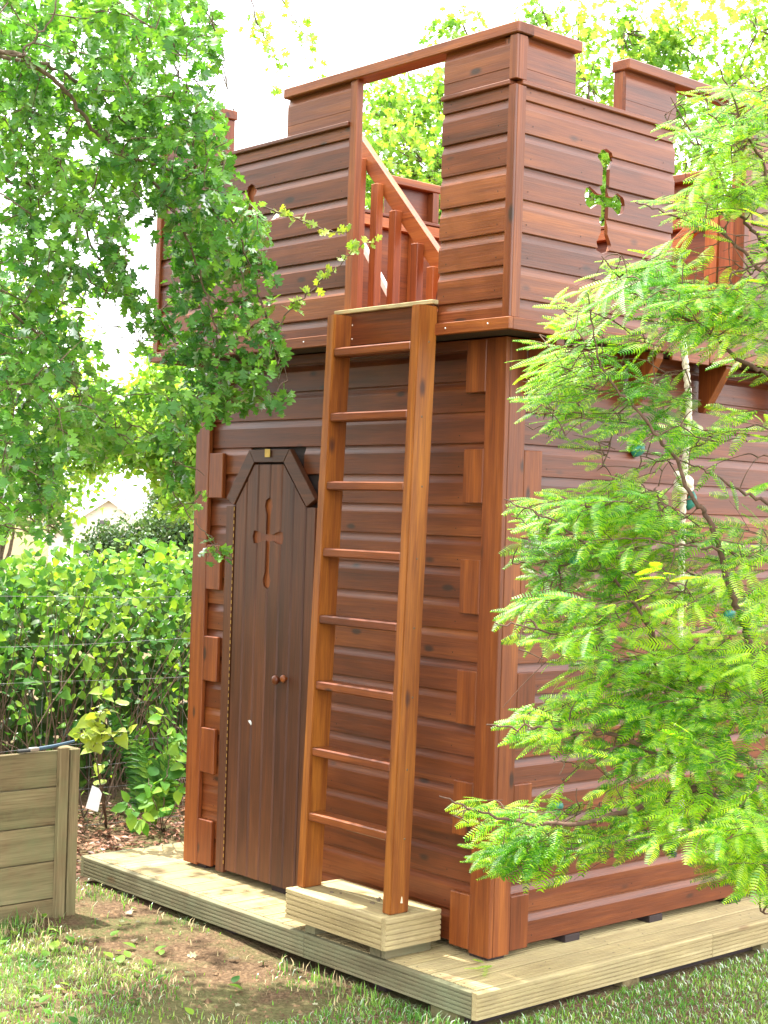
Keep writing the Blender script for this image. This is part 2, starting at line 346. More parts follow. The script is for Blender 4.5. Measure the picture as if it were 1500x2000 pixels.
# doorway through the backing is closed by the door leaf in front of it
clad(fw, 'F', 0.024, -W+0.02, -0.02, ZL, 0.03, 2.33, WALL, holes=[(-1.70, -1.11, 0, 1.72), (-1.60, -1.21, 1.6, 1.90)])
rw = box('side_wall', -0.062, -0.042, 0.064, D-0.03, 0.06, 2.33, DARKW['y'], tower)
rb = clad(rw, 'R', -0.024, 0.02, D-0.02, ZL, 0.03, 2.33, WALL)
lw = box('side_wall', -W+0.042, -W+0.062, 0.064, D-0.03, 0.06, 2.33, DARKW['y'], tower)
clad(lw, 'L', -W+0.024, 0.02, D-0.02, ZL, 0.03, 2.33, WALL)
bw_ = box('back_wall', -W+0.064, -0.064, D-0.06, D-0.04, 0.06, 2.33, DARKW['x'], tower)
clad(bw_, 'B', D-0.024, -W+0.02, -0.02, ZL, 0.03, 2.33, WALL)
# corner boards and quoin blocks
def corner(xc, sx, yc, sy):
    """sx, sy point away from the corner along the walls"""
    t = 0.022
    # full height strips
    a, b = sorted((xc, xc+sx*0.107)); f = sorted((yc, yc+sy*t))
    box('corner_board', a, b, f[0], f[1], 0.015, 2.328, TRIM['z'], tower, 0.0025)
    a, b = sorted((yc+sy*(t+0.0015), yc+sy*0.112)); f = sorted((xc, xc+sx*t))
    box('corner_board', f[0], f[1], a, b, 0.015, 2.328, TRIM['z'], tower, 0.0025)
    for k in range(6):
        top = 2.33-0.42*k; lo = max(top-0.205, 0.02); top = min(top, 2.326)
        if top-lo < 0.05: continue
        a, b = sorted((xc+sx*0.1085, xc+sx*0.214)); f = sorted((yc+sy*0.001, yc+sy*0.0235))
        q = box('quoin_block', a, b, f[0], f[1], lo, top, TRIM['z'], tower, 0.003)
        a, b = sorted((yc+sy*0.1135, yc+sy*0.214)); f = sorted((xc+sx*0.001, xc+sx*0.0235))
        if sy > 0 or k: box('quoin_block', f[0], f[1], a, b, lo, top, TRIM['z'], tower, 0.003)
corner(0, -1, 0, 1); corner(-W, 1, 0, 1); corner(0, -1, D, -1); corner(-W, 1, D, -1)
# nail heads where the cladding is fixed, rusty dark
arr = []
for z0 in ZL[:-1]:
    for y in (0.26, 0.85, 1.45, 1.95): arr.append(('R', -0.024, y+random.uniform(-.01, .01), z0+0.03))
    for x in (-0.26, -0.95, -1.80): arr.append(('F', 0.024, x+random.uniform(-.01, .01), z0+0.03))
for z0 in ZU[1:-1]:
    for y in (-0.06, 0.22, 0.70, 1.32, 1.9): arr.append(('R', OV, y+random.uniform(-.01, .01), z0+0.03))
    for x in (0.07, -0.19, -0.82, -1.25, -1.7): arr.append(('F', -OV, x+random.uniform(-.01, .01), z0+0.03))
VV, FF = [], []
for sd_, f_, a_, z_ in arr:
    b = len(VV); f_ += 0.0008*(1 if sd_ == 'R' else -1); r_ = 0.0028
    for q in range(6):
        c_, s_ = r_*math.cos(q*math.pi/3), r_*math.sin(q*math.pi/3); VV.append((f_, a_+c_, z_+s_) if sd_ == 'R' else (a_+c_, f_, z_+s_))
    FF += [(b, b+1, b+2, b+3), (b, b+3, b+4, b+5)]
o = link('nail_head', mesh_np('nails', np.array(VV), np.array(FF)), plain('rusty_nail', (0.03, 0.02, 0.018), 0.6, 0.3), tower); o.location = -tower.location; o['kind'] = 'stuff'
# joist ends and corner feet under the walls
for y in (0.02, 0.45, 0.97, 1.52, 2.0): box('foot_block', -0.12, -0.02, y, y+0.085, 0.0, 0.028, DARKW['x'], tower, 0.001)
for x in (-W+0.04, -1.35, -0.7): box('foot_block', x, x+0.1, 0.03, 0.10, 0.0, 0.028, DARKW['x'], tower, 0.001)
for y in (0.06, 0.7, 1.35, D-0.1): box('floor_joist', -W+0.05, -0.13, y+0.04, y+0.1, 0.001, 0.06, DARKW['x'], tower, 0.001)

# ---- door with pointed frame
DL, DR, DT, DSH = -1.663, -1.150, 1.862, 1.672
dleft, dright = -1.522, -1.316
def bar(name, p, q, wdt, y0, y1, mat, parent):
    """flat bar in the front plane whose inner edge runs p -> q and which widens outward (to the left of p->q)"""
    p, q = Vector(p), Vector(q); d = (q-p).normalized(); nn = Vector((-d.y, d.x))
    return prism(name, [(p.x, p.y), (q.x, q.y), (q.x+nn.x*wdt, q.y+nn.y*wdt), (p.x+nn.x*wdt, p.y+nn.y*wdt)], 'y', y0, y1, mat, parent, 0.002)
door = prism('door', [(DL+0.012, 0.05), (DR-0.012, 0.05), (DR-0.012, DSH-0.01), (dright-0.01, DT-0.015), (dleft+0.01, DT-0.015), (DL+0.012, DSH-0.01)], 'y', 0.018, 0.030, INNER['z'], tower)
npl = 6; pw = (DR-DL-0.010)/npl; planks = []
for k in range(npl):
    x0 = DL+0.005+k*pw+0.0006; x1 = x0+pw-0.0012
    def top(x):
        if x < dleft: return DSH+(DT-DSH)*(x-DL)/(dleft-DL)
        if x > dright: return DSH+(DT-DSH)*(DR-x)/(DR-dright)
        return DT
    zt0, zt1 = top(x0)-0.006, top(x1)-0.006
    mids = [xx for xx in (dleft, dright) if x0 < xx < x1]
    # extrude along z then cut the slanted head: outline drawn in (x, z), with V edges from the bevel
    prof = [(x0, 0.035), (x1, 0.035), (x1, zt1)]+[(m_, DT-0.006) for m_ in mids[::-1]]+[(x0, zt0)]
    me, c = prism_mesh(prof, 'y', -0.004, 0.017); bm = bmesh.new(); bm.from_mesh(me)
    ed = [e for e in bm.edges if abs(e.verts[0].co.x-e.verts[1].co.x) < 1e-5 and abs(e.verts[0].co.y-e.verts[1].co.y) < 1e-5 and min(e.verts[0].co.y, 9) < 0]
    bmesh.ops.bevel(bm, geom=ed, offset=0.006, segments=1, affect='EDGES'); bm.to_mesh(me); bm.free()
    planks.append(link('plank', me, DOORW['z'], door, c))
def crossprof(cx, cz, up, dn, sd, w=0.017, lobe=0.030, fl=0.0):
    P = []
    def arm(L, dx, dz, lb, flare):
        s = [(-w, w), (-w, L-0.075), (-lb, L-0.038), (-lb*(0.72+flare), L-0.010), (0, L), (lb*(0.72+flare), L-0.010), (lb, L-0.038), (w, L-0.075)]
        # s: (across, along); along axis (dx,dz), across axis = rotated
        return [(cx+a*(-dz)*-1+l*dx, cz+a*dx*-1+l*dz) for a, l in s]
    for L_, dx, dz, lb, flr in ((up, 0, 1, lobe, 0), (sd, 1, 0, lobe, fl), (dn, 0, -1, lobe, 0), (sd, -1, 0, lobe, fl)):
        P += arm(L_, dx, dz, lb, flr)
    return P
_cp = crossprof(-1.412, 1.536, 0.175, 0.225, 0.112, 0.015, 0.028, 0.30)
cut(planks, cutter(_cp, 'y', -0.03, 0.0165))
_me, _c = prism_mesh(crossprof(-1.412, 1.536, 0.172, 0.222, 0.109, 0.0145, 0.027, 0.30), 'y', 0.004, 0.0172); link('cross_inlay', _me, TRIM['z'], door, _c)
y0f, y1f = -0.005, 0.020; fwid = 0.060
box('door_frame', DL-fwid-0.002, DL-0.004, y0f, y1f, 0.02, DSH, DOORW['z'], tower)
box('door_frame', DR+0.004, DR+fwid, y0f, y1f, 0.02, DSH, DOORW['z'], tower)
def fr(p, q, po, qo): prism('door_frame', [p, q, qo, po], 'y', y0f-0.003, y1f+0.001, DOORW['x'], tower, 0.002)
fr((DL-0.004, DSH+0.002), (dleft-0.002, DT+0.004), (DL-fwid, DSH+0.035), (dleft-0.042, DT+fwid))
fr((dleft-0.0005, DT+0.004), (dright+0.0005, DT+0.004), (dleft-0.0405, DT+fwid), (dright+0.0405, DT+fwid))
fr((dright+0.002, DT+0.004), (DR+0.004, DSH+0.002), (dright+0.042, DT+fwid), (DR+fwid, DSH+0.035))
BRASS = plain('brass', (0.55, 0.36, 0.10), 0.35, 0.9, 0.2)
box('plaque', -1.440, -1.403, -0.0145, -0.0115, 1.888, 1.924, BRASS, tower, 0.0008)
# piano hinge: one strip with knuckles
arr = []
for k in range(54):
    z = 0.06+k*0.03
    arr.append(tube_arrays([(DL-0.0005, -0.0055, z), (DL-0.0005, -0.0055, z+0.016)], 0.0019, 6))
V_, F_ = join(arr); hg = link('hinge', mesh_np('hinge', V_, F_), BRASS, door)
hg.location = -wloc(door)
def lathe(name, prof, centre, axis, mat, parent, seg=20):
    V, F = [], []
    for i, (r, h) in enumerate(prof):
        for j in range(seg):
            a = 2*math.pi*j/seg; c, s = r*math.cos(a), r*math.sin(a)
            V.append({'y': (c, h, s), 'z': (c, s, h), 'x': (h, c, s)}[axis])
    for i in range(len(prof)-1):
        for j in range(seg): F.append((i*seg+j, i*seg+(j+1) % seg, (i+1)*seg+(j+1) % seg, (i+1)*seg+j))
    return link(name, mesh_np(name, np.array(V), np.array(F), True), mat, parent, centre)
KNOB = [(0.0001, -0.040), (0.012, -0.039), (0.019, -0.034), (0.021, -0.027), (0.018, -0.019), (0.010, -0.014), (0.009, 0.0)]
lathe('door_knob', KNOB, (-1.292, -0.004, 0.925), 'y', TRIM['y'], door)
lathe('door_knob', [(r*0.8, h*0.7) for r, h in KNOB], (-1.249, -0.004, 0.934), 'y', TRIM['y'], door)
# small white splash on the door
bmv = [(0, 0), (0.010, 0.004), (0.019, 0.002), (0.026, -0.008), (0.022, -0.018), (0.015, -0.012), (0.008, -0.008)]
prism('bird_dropping', [(-1.512+a, 0.722+b) for a, b in bmv], 'y', -0.0056, -0.0042, plain('chalky_white', (0.7, 0.7, 0.68), 0.8), door)

# ---- upper storey
UX0, UX1, UY0, UY1 = -W-OV, OV, -OV, D+OV
# floor of the upper storey
ff = box('upper_floor', UX0+0.03, UX1-0.03, UY0+0.03, UY1-0.03, 2.345, 2.398, TRIM['x'], tower)
fb = None; nfb = 17; fbw = (UX1-UX0-0.08)/nfb
for k in range(nfb):
    if fb is None: fb, fc = prism_mesh([(UX0+0.04, 2.400), (UX0+0.04+fbw-0.006, 2.400), (UX0+0.04+fbw-0.006, 2.425), (UX0+0.04, 2.425)], 'y', UY0+0.04, UY1-0.04, 0.002)
    link('floor_board', fb, INNER['y'], ff, fc+Vector((k*fbw, 0, 0)))
MER_F = [(UX0, -1.640), (-1.184, -0.770), (-0.232, UX1)]           # merlons of the front, x ranges
OPEN_F = (-0.770, -0.232)
MER_R = [(UY0, 0.176), (0.460, 0.775), (1.242, 1.590), (1.880, UY1)]
OPEN_R = (0.775, 1.242)
ZC0, ZC1 = 3.388, 3.430
def upper(side, face, s0, s1, mers, opens, ext=None):
    """one parapet wall: a middle rail mesh with boards, studs, ledge, caps"""
    sg = {'F': -1, 'L': -1, 'R': 1, 'B': 1}[side]; ax = 'x' if side in 'FB' else 'y'
    def bx(name, a, b, d0, d1, z0, z1, mat, par, bv=0.002):
        f = sorted((face+sg*d0, face+sg*d1))
        if ax == 'x': return box(name, a, b, f[0], f[1], z0, z1, mat, par, bv)
        return box(name, f[0], f[1], a, b, z0, z1, mat, par, bv)
    nm = {'F': 'front_parapet', 'B': 'back_parapet', 'L': 'side_parapet', 'R': 'side_parapet'}[side]
    segs = [(s0+0.02, s1-0.02)]
    for h0, h1 in opens:
        segs = [y for p, q in segs for y in ((p, h0), (h1, q))]
    # bottom rail, one piece
    par = bx(nm, s0+0.02, s1-0.02, -0.062, -0.0175, 2.345, 2.398 if side in 'FR' else 2.44, INNER[ax], tower)
    made = []
    for p, q in segs:
        holes = []
        made += clad(par, side, face, p, q, ZU, 2.372, 3.207, WALL)
        # inner mid rails
        bx('rail', p+0.046, q-0.046, -0.060, -0.018, 3.150, 3.204, INNER[ax], par)
        bx('ledge', p, q, -0.065, 0.016, 3.208, 3.2255, WALL[ax], par, 0.003)
        for s in np.linspace(p, q-0.045, max(2, int((q-p)/0.6)+1)):
            bx('stud', s, s+0.045, -0.0625, -0.0178, 2.427, 3.207, INNER['z'], par)
    for p, q in mers:
        made += clad(par, side, face, p+0.002, q-0.002, ZM, 3.226, ZC0, WALL)
        for s in (p+0.002, q-0.047):
            bx('stud', s, s+0.045, -0.0628, -0.0182, 3.2262, ZC0-0.001, TRIM['z'], par)
        if not any(abs(q-h0) < 0.02 or abs(p-h1) < 0.02 for h0, h1 in opens):
            bx('cap', p-0.01, q+0.01, -0.068, 0.020, ZC0, ZC1, TRIM[ax], par, 0.004)
    for h0, h1 in opens:
        p = min(m[0] for m in mers if abs(m[1]-h0) < 0.02); q = max(m[1] for m in mers if abs(m[0]-h1) < 0.02)
        q2 = q+ (0.020 if side == 'F' else 0.01)
        bx('cap', p-0.008, q2, -0.068, 0.020, ZC0, ZC1, TRIM[ax], par, 0.004)
    return par, made, bx
pf, mf, bxF = upper('F', UY0, UX0, UX1, MER_F, [OPEN_F])
pr, mr_, bxR = upper('R', UX1, UY0, UY1, MER_R, [OPEN_R])
pl, ml, bxL = upper('L', UX0, UY0, UY1, MER_R, [])
pb, mb, bxB = upper('B', UY1, UX0, UX1, MER_F, [])
# cross-shaped slots cut right through the cladding
hit = [o for o, lo, hi, p, q in mr_ if hi > 2.66 and lo < 3.08 and p < 0.3 < q]
cut(hit, cutter(crossprof(0.360, 2.868, 0.198, 0.200, 0.118, 0.020, 0.043), 'x', UX1-0.1, UX1+0.1))
hit = [o for o, lo, hi, p, q in mf if hi > 2.62 and lo < 3.08 and p < -1.4 < q]
cut(hit, cutter(crossprof(-1.425, 2.868, 0.198, 0.200, 0.114, 0.020, 0.033), 'y', UY0-0.1, UY0+0.1))
# corner strips on the upper storey
for (xc, sx) in ((UX1, -1), (UX0, 1)):
    for (yc, sy) in ((UY0, 1), (UY1, -1)):
        for z0, z1 in ((2.373, 3.207), (3.227, ZC0-0.001)):
            a, b = sorted((xc+sx*(-0.010), xc+sx*0.028)); f = sorted((yc-sy*0.010, yc+sy*0.001))
            box('corner_strip', a, b, f[0], f[1], z0, z1, WALL['z'], tower)
            a, b = sorted((yc+sy*0.0018, yc+sy*0.045)); f = sorted((xc-sx*0.010, xc+sx*0.001))
            box('corner_strip', f[0], f[1], a, b, z0, z1, TRIM['z'], tower)
# bottom trim band round the overhang
bt0, bt1 = 2.328, 2.3715
box('base_band', UX0-0.012, -0.775, UY0-0.022, UY0+0.001, bt0, bt1, TRIM['x'], tower)
box('base_band', -0.235, UX1+0.0215, UY0-0.022, UY0+0.001, bt0, bt1, TRIM['x'], tower)
box('base_band', UX1-0.001, UX1+0.022, UY0+0.0015, OPEN_R[0]-0.003, bt0, bt1, TRIM['y'], tower)
box('base_band', UX1-0.001, UX1+0.022, OPEN_R[1]+0.003, UY1, bt0, bt1, TRIM['y'], tower)
box('base_band', UX0-0.022, UX0+0.001, UY0+0.0015, UY1, bt0, bt1, TRIM['y'], tower)
box('base_band', UX0, UX1, UY1-0.001, UY1+0.022, bt0, bt1, TRIM['x'], tower)
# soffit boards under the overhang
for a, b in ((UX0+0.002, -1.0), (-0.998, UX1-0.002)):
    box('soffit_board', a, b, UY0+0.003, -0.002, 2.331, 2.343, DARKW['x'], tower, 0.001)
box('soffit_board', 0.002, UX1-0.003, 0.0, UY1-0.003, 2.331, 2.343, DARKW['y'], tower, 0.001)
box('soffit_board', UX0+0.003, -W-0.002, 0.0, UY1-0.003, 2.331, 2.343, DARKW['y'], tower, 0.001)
# front opening: jamb, threshold, apron
box('door_jamb', -0.7685, -0.728, UY0-0.006, UY0+0.030, 2.462, ZC0-0.001, TRIM['z'], tower)
box('threshold', -0.800, -0.225, UY0-0.030, UY0+0.10, 2.447, 2.463, PINE['x'], tower)
box('apron_board', -0.768, -0.236, UY0-0.016, UY0-0.001, 2.318, 2.446, WALL['x'], tower)
# side opening: jamb, apron, brackets
box('door_jamb', UX1-0.045, UX1+0.013, 1.232, 1.280, 2.44, ZC0-0.001, TRIM['z'], tower)
box('apron_board', UX1-0.001, UX1+0.014, 0.778, 1.02, 2.300, 2.440, TRIM['y'], tower)
box('apron_board', UX1-0.001, UX1+0.015, 1.023, 1.239, 2.310, 2.440, TRIM['y'], tower)
for y in (0.115, 0.70, 1.16, 1.72):
    prism('bracket', [(0.001, 2.33), (UX1-0.004, 2.33), (UX1-0.004, 2.30), (0.03, 2.12), (0.001, 2.12)], 'y', y, y+0.045, TRIM['z'], tower, 0.002)
# white screw heads
scr = plain('bright_screw', (0.75, 0.72, 0.68), 0.35, 0.7)
sm = None
for (x, y, z, ax) in [(-1.0, UY0-0.0225, 2.352, 'y'), (-1.55, UY0-0.0225, 2.352, 'y'), (-0.16, UY0-0.0225, 2.35, 'y'), (0.06, UY0-0.0225, 2.352, 'y'), (-0.70, UY0-0.0165, 2.40, 'y'), (-0.30, UY0-0.0165, 2.345, 'y'), (-0.70, UY0-0.0165, 2.345, 'y')]:
    lathe('screw', [(0.0001, -0.0012), (0.003, -0.001), (0.0036, 0.0005)], (x, y, z), 'y', scr, tower, 8)

# ---- inside the upper storey: stair rails seen through the openings
def sloped(name, p, q, w, h, mat, par):
    """bar from p to q, w thick sideways, h deep in the vertical plane"""
    p, q = Vector(p), Vector(q); d = (q-p).normalized(); s = Vector((-d.y, d.x, 0)).normalized(); n = s.cross(d)
    V = []
    for e in (p, q):
        for a, b in ((-1, -1), (1, -1), (1, 1), (-1, 1)): V.append(e+s*(a*w/2)+n*(b*h/2))
    c = sum(V, Vector())/8; V = [v-c for v in V]
    F = [(0, 1, 2, 3), (7, 6, 5, 4), (0, 4, 5, 1), (1, 5, 6, 2), (2, 6, 7, 3), (3, 7, 4, 0)]
    me = bpy.data.meshes.new(name); me.from_pydata([tuple(v) for v in V], [], F); me.update()
    bm = bmesh.new(); bm.from_mesh(me); bmesh.ops.recalc_face_normals(bm, faces=bm.faces); bmesh.ops.bevel(bm, geom=list(bm.edges), offset=0.003, segments=1, affect='EDGES'); bm.to_mesh(me); bm.free()
    return link(name, me, mat, par, c)
ry = 0.30
hr = sloped('stair_rail', (-1.30, ry, 3.36), (-0.50, ry, 2.50), 0.035, 0.075, INNER['x'], tower)
def railz(x): return 3.36+(x+1.30)/0.8*(-0.86)
for u in (711, 746, 783, 828, 860):
    x = float(onplane(u, 500, 1, ry)[0]); box('baluster', x-0.021, x+0.021, ry-0.058, ry-0.019, 2.426, railz(x)-0.02, INNER['z'], hr)
_a, _b = onplane(700, 462, 1, 0.62), onplane(785, 622, 1, 0.62)
sloped('stair_stringer', tuple(_a), tuple(_b), 0.02, 0.030, plain('bare_white_board', (0.8, 0.76, 0.68), 0.6), tower)
box('screen_panel', -1.36, -1.335, 0.9, 1.35, 2.43, 2.80, INNER['z'], tower)
sr = sloped('stair_rail', (-0.78, 1.75, 2.84), (-0.47, 1.75, 3.065), 0.035, 0.06, INNER['x'], tower)
for i in range(4):
    x = -0.455+i*0.078; box('baluster', x, x+0.070, 1.78+0.006*(i % 2), 1.80+0.006*(i % 2), 2.426, 3.10, INNER['z'], sr)

# ---- climbing holds on the side wall
HOLD = plain('green_resin', (0.012, 0.16, 0.12), 0.45, var=0.15)
def hold(y, z, s, rot):
    bm = bmesh.new(); bmesh.ops.create_icosphere(bm, subdivisions=2, radius=1.0)
    for v in bm.verts:
        c = v.co; k = 1+0.18*math.sin(3*c.y+rot)*math.cos(2.3*c.z+rot)
        v.co = Vector((max(c.x, -0.05)*0.032*k*(1.2 if c.z > 0 else 0.7), c.y*s*k, c.z*s*0.62*k))
    me = bpy.data.meshes.new('hold'); bm.to_mesh(me); bm.free()
    for p in me.polygons: p.use_smooth = True
    o = link('climbing_hold', me, HOLD, tower, (-0.022, y, z)); o.rotation_euler.x = rot; return o
for u, v, s, r in ((1252, 880, 0.042, 0.3), (1357, 978, 0.045, 1.3), (1127, 1092, 0.040, -0.3), (1430, 1202, 0.040, 0.2), (1090, 1580, 0.046, 0.1)):
    P = onplane(u, v, 0, 0.0); hold(P[1], P[2], s, r)

# ------------------------------------------------------------------ ladder
lad = thing('ladder', 'tall brown wooden ladder leaning on the front wall up to the opening above', 'ladder', (-0.53, -0.21, 0.16))
def stile(xb, xt):
    prof = [(-0.0225, -0.047), (0.0225, -0.047), (0.0225, 0.047), (-0.0225, 0.047)]
    bm = bmesh.new(); Vb = []; zs = [0.161, 0.9, 1.7, 2.436]
    for z in zs:
        t = (z-0.161)/2.275; Vb.append([bm.verts.new((xb+(xt-xb)*t+a, -0.215+0.012*t+b, z)) for a, b in prof])
    bm.faces.new(Vb[0][::-1]); bm.faces.new(Vb[-1])
    for i in range(3):
        for j in range(4): bm.faces.new((Vb[i][j], Vb[i][(j+1) % 4], Vb[i+1][(j+1) % 4], Vb[i+1][j]))
    bmesh.ops.recalc_face_normals(bm, faces=bm.faces)
    bmesh.ops.bevel(bm, geom=[e for e in bm.edges if e.is_boundary or e.calc_face_angle(0) > 0.5], offset=0.0035, segments=2, affect='EDGES')
    me = bpy.data.meshes.new('stile'); bm.to_mesh(me); bm.free(); o = link('stile', me, LADW['z'], lad); o.location = -lad.location; return o
LADW = woods('orange_ladder_stain', (0.085, 0.020, 0.006), (0.215, 0.060, 0.009), (0.42, 0.150, 0.018), rough=0.40, kscale=0.8, knotcol=(0.05, 0.015, 0.01))
XB = (-0.795, -0.283); XT = (-0.728, -0.236)
stile(XB[0], XT[0]); stile(XB[1], XT[1])
rm = None
for k, z in enumerate([2.268, 2.012, 1.742, 1.478, 1.213, 0.952, 0.688, 0.430]):
    t = (z-0.161)/2.275; xa = XB[0]+(XT[0]-XB[0])*t+0.0228; xb_ = XB[1]+(XT[1]-XB[1])*t-0.0228
    yy = -0.215+0.012*t
    prism('rung', [(yy-0.044, z), (yy+0.03, z), (yy+0.03, z+0.034), (yy-0.044, z+0.034)], 'x', xa, xb_, WALL['x'], lad, 0.005)
# pale screw holes in the right stile
for z in (2.30, 2.02, 1.76, 1.49, 1.23, 0.97, 0.70, 0.44):
    t = (z-0.161)/2.275; x = XB[1]+(XT[1]-XB[1])*t+0.0226
    lathe('screw', [(0.0001, 0.0012), (0.0035, 0.001), (0.0042, 0.0)], (x, -0.205+random.uniform(-0.012, 0.012), z), 'x', BARK, lad, 8)
me = prism('pale_chip', [(-0.212, 0.20), (-0.200, 0.198), (-0.203, 0.222), (-0.207, 0.226)], 'x', XB[1]+0.0226, XB[1]+0.0238, plain('bare_wood', (0.7, 0.6, 0.45), 0.7), lad)

# ------------------------------------------------------------------ step box
stp = thing('step_box', 'small pale grooved timber step box under the foot of the ladder', 'step', (-0.52, -0.17, 0.0))
SX0, SX1, SY0, SY1 = -0.822, -0.226, -0.312, -0.030
sp = ribbed(0.026, 0.043, 0.150, 6)
prism('front_board', [(SY0+0.026-t, z) for t, z in ribbed(0.026, 0.040, 0.160, 6)], 'x', SX0, SX1-0.0262, PINE['x'], stp)
prism('end_board', [(SX1-0.026+t, z) for t, z in ribbed(0.026, 0.040, 0.160, 6)], 'y', SY0+0.002, SY1, PINE['y'], stp)
prism('end_board', [(SX0+0.026-t, z) for t, z in ribbed(0.026, 0.040, 0.160, 6)], 'y', SY0+0.0265, SY1, PINE['y'], stp)
for a, b in ((SY0+0.028, SY0+0.150), (SY0+0.155, SY1)):
    box('top_board', SX0+0.028, SX1-0.028, a, b, 0.134, 0.1595, PINE['x'], stp, 0.003)
for x in (SX0+0.09, SX1-0.12): box('bearer', x, x+0.06, SY0+0.03, SY1-0.01, 0.001, 0.133, PINED['y'], stp)
box('bearer', SX1-0.055, SX1-0.03, SY0+0.03, SY1-0.02, 0.0012, 0.133, PINED['y'], stp)

# crumbs of soil on the step
for (x, y, r) in ((-0.66, -0.21, 0.010), (-0.63, -0.19, 0.007), (-0.47, -0.13, 0.011), (-0.45, -0.15, 0.008), (-0.44, -0.19, 0.012), (-0.49, -0.11, 0.006)):
    bm = bmesh.new(); bmesh.ops.create_icosphere(bm, subdivisions=1, radius=r)
    for v in bm.verts: v.co = Vector((v.co.x*random.uniform(.8, 1.6), v.co.y*random.uniform(.6, 1.1), v.co.z*0.4))
    me = bpy.data.meshes.new('crumb'); bm.to_mesh(me); bm.free(); link('mud_crumb', me, BARK, stp, (x, y, 0.161))
# ------------------------------------------------------------------ climbing rope
def make_rope():
    cp = [onplane(1333, 655, 0, 0.21), onplane(1345, 800, 0, 0.20), onplane(1335, 950, 0, 0.19), onplane(1331, 1100, 0, 0.17), onplane(1325, 1300, 0, 0.15),
          onplane(1313, 1420, 0, 0.14), onplane(1317, 1500, 0, 0.13), onplane(1330, 1580, 0, 0.12), onplane(1312, 1672, 0, 0.12)]
    P = smoothpts(cp, 40); seg = np.linalg.norm(np.diff(P, axis=0), axis=1); s = np.concatenate([[0], np.cumsum(seg)])
    t = np.gradient(P, axis=0); t /= np.linalg.norm(t, axis=1)[:, None]; a = np.cross(t, [0, 1, 0]); a /= np.linalg.norm(a, axis=1)[:, None]; b = np.cross(t, a)
    root = thing('climbing_rope', 'thick pale twisted rope hanging down the side wall from the side opening', 'rope', tuple(P[0]))
    m = plain('pale_rope', (0.62, 0.56, 0.44), 0.85, var=0.15, scale=80)
    for k in range(3):
        ph = 2*math.pi*(s/0.085+k/3); H = P+0.0072*(np.cos(ph)[:, None]*a+np.sin(ph)[:, None]*b)
        V, F = tube_arrays(H, 0.0076, 7); o = link('strand', mesh_np('strand', V, F, True), m, root); o.location = -root.location
    # knot
    K = P[80]; ang = np.linspace(0, 2*math.pi*2.3, 60)
    kn = np.stack([K[0]+0.026*np.cos(ang), K[1]+0.030*np.sin(ang), K[2]+0.03*np.sin(ang*0.8)+0.002*ang], 1)
    V, F = tube_arrays(kn, 0.013, 8); o = link('knot', mesh_np('knot', V, F, True), m, root); o.location = -root.location
    blk = plain('black_whipping', (0.02, 0.02, 0.02), 0.6)
    for i0, i1 in ((len(P)-13, len(P)-9), (len(P)-5, len(P)-1)):
        V, F = tube_arrays(P[i0:i1+1], 0.0195, 10); o = link('whipping', mesh_np('whip', V, F, True), blk, root); o.location = -root.location
make_rope()

# ------------------------------------------------------------------ timber bin at the left, brush, plant tag
binr = thing('compost_bin', 'weathered plank compost bin at the left edge beside the decking', 'compost bin', (-1.9, -1.1, -0.15))
PX = -1.88
z = -0.17
for k, h in enumerate([0.135, 0.16, 0.155, 0.165, 0.155]):
    box('plank', PX-0.024, PX+random.uniform(-0.002, 0.002), -1.75, -0.702, z, z+h-0.004, OLD['y'], binr, 0.003); z += h
ztop = z
box('post', PX+0.001, PX+0.030, -0.745, -0.700, -0.19, ztop+0.012, OLD['z'], binr, 0.003)
box('post', PX-0.085, PX+0.026, -0.690, -0.645, -0.19, ztop+0.002, OLD['z'], binr, 0.003)
box('post', PX-0.065, PX-0.026, -0.745, -0.700, -0.19, ztop-0.03, OLD['z'], binr, 0.003)
br = thing('paintbrush', 'dark blue-handled paintbrush lying on top of the weathered compost bin', 'brush', (PX-0.01, -0.85, ztop))
V, F = tube_arrays(smoothpts([(PX-0.008, -0.83, ztop+0.010), (PX-0.008, -0.76, ztop+0.016), (PX-0.01, -0.68, ztop+0.026), (PX-0.012, -0.655, ztop+0.03)], 5), np.linspace(0.009, 0.006, 16), 8)
o = link('handle', mesh_np('handle', V, F, True), plain('slate_blue_paint', (0.05, 0.09, 0.13), 0.35), br); o.location = -br.location
box('ferrule', PX-0.020, PX+0.004, -0.872, -0.831, ztop+0.002, ztop+0.017, plain('dull_steel', (0.6, 0.55, 0.5), 0.35, 0.9), br)
box('bristles', PX-0.021, PX+0.005, -0.925, -0.8725, ztop+0.001, ztop+0.013, plain('dark_bristle', (0.03, 0.03, 0.03), 0.9, var=0.5, scale=300), br, 0.003)

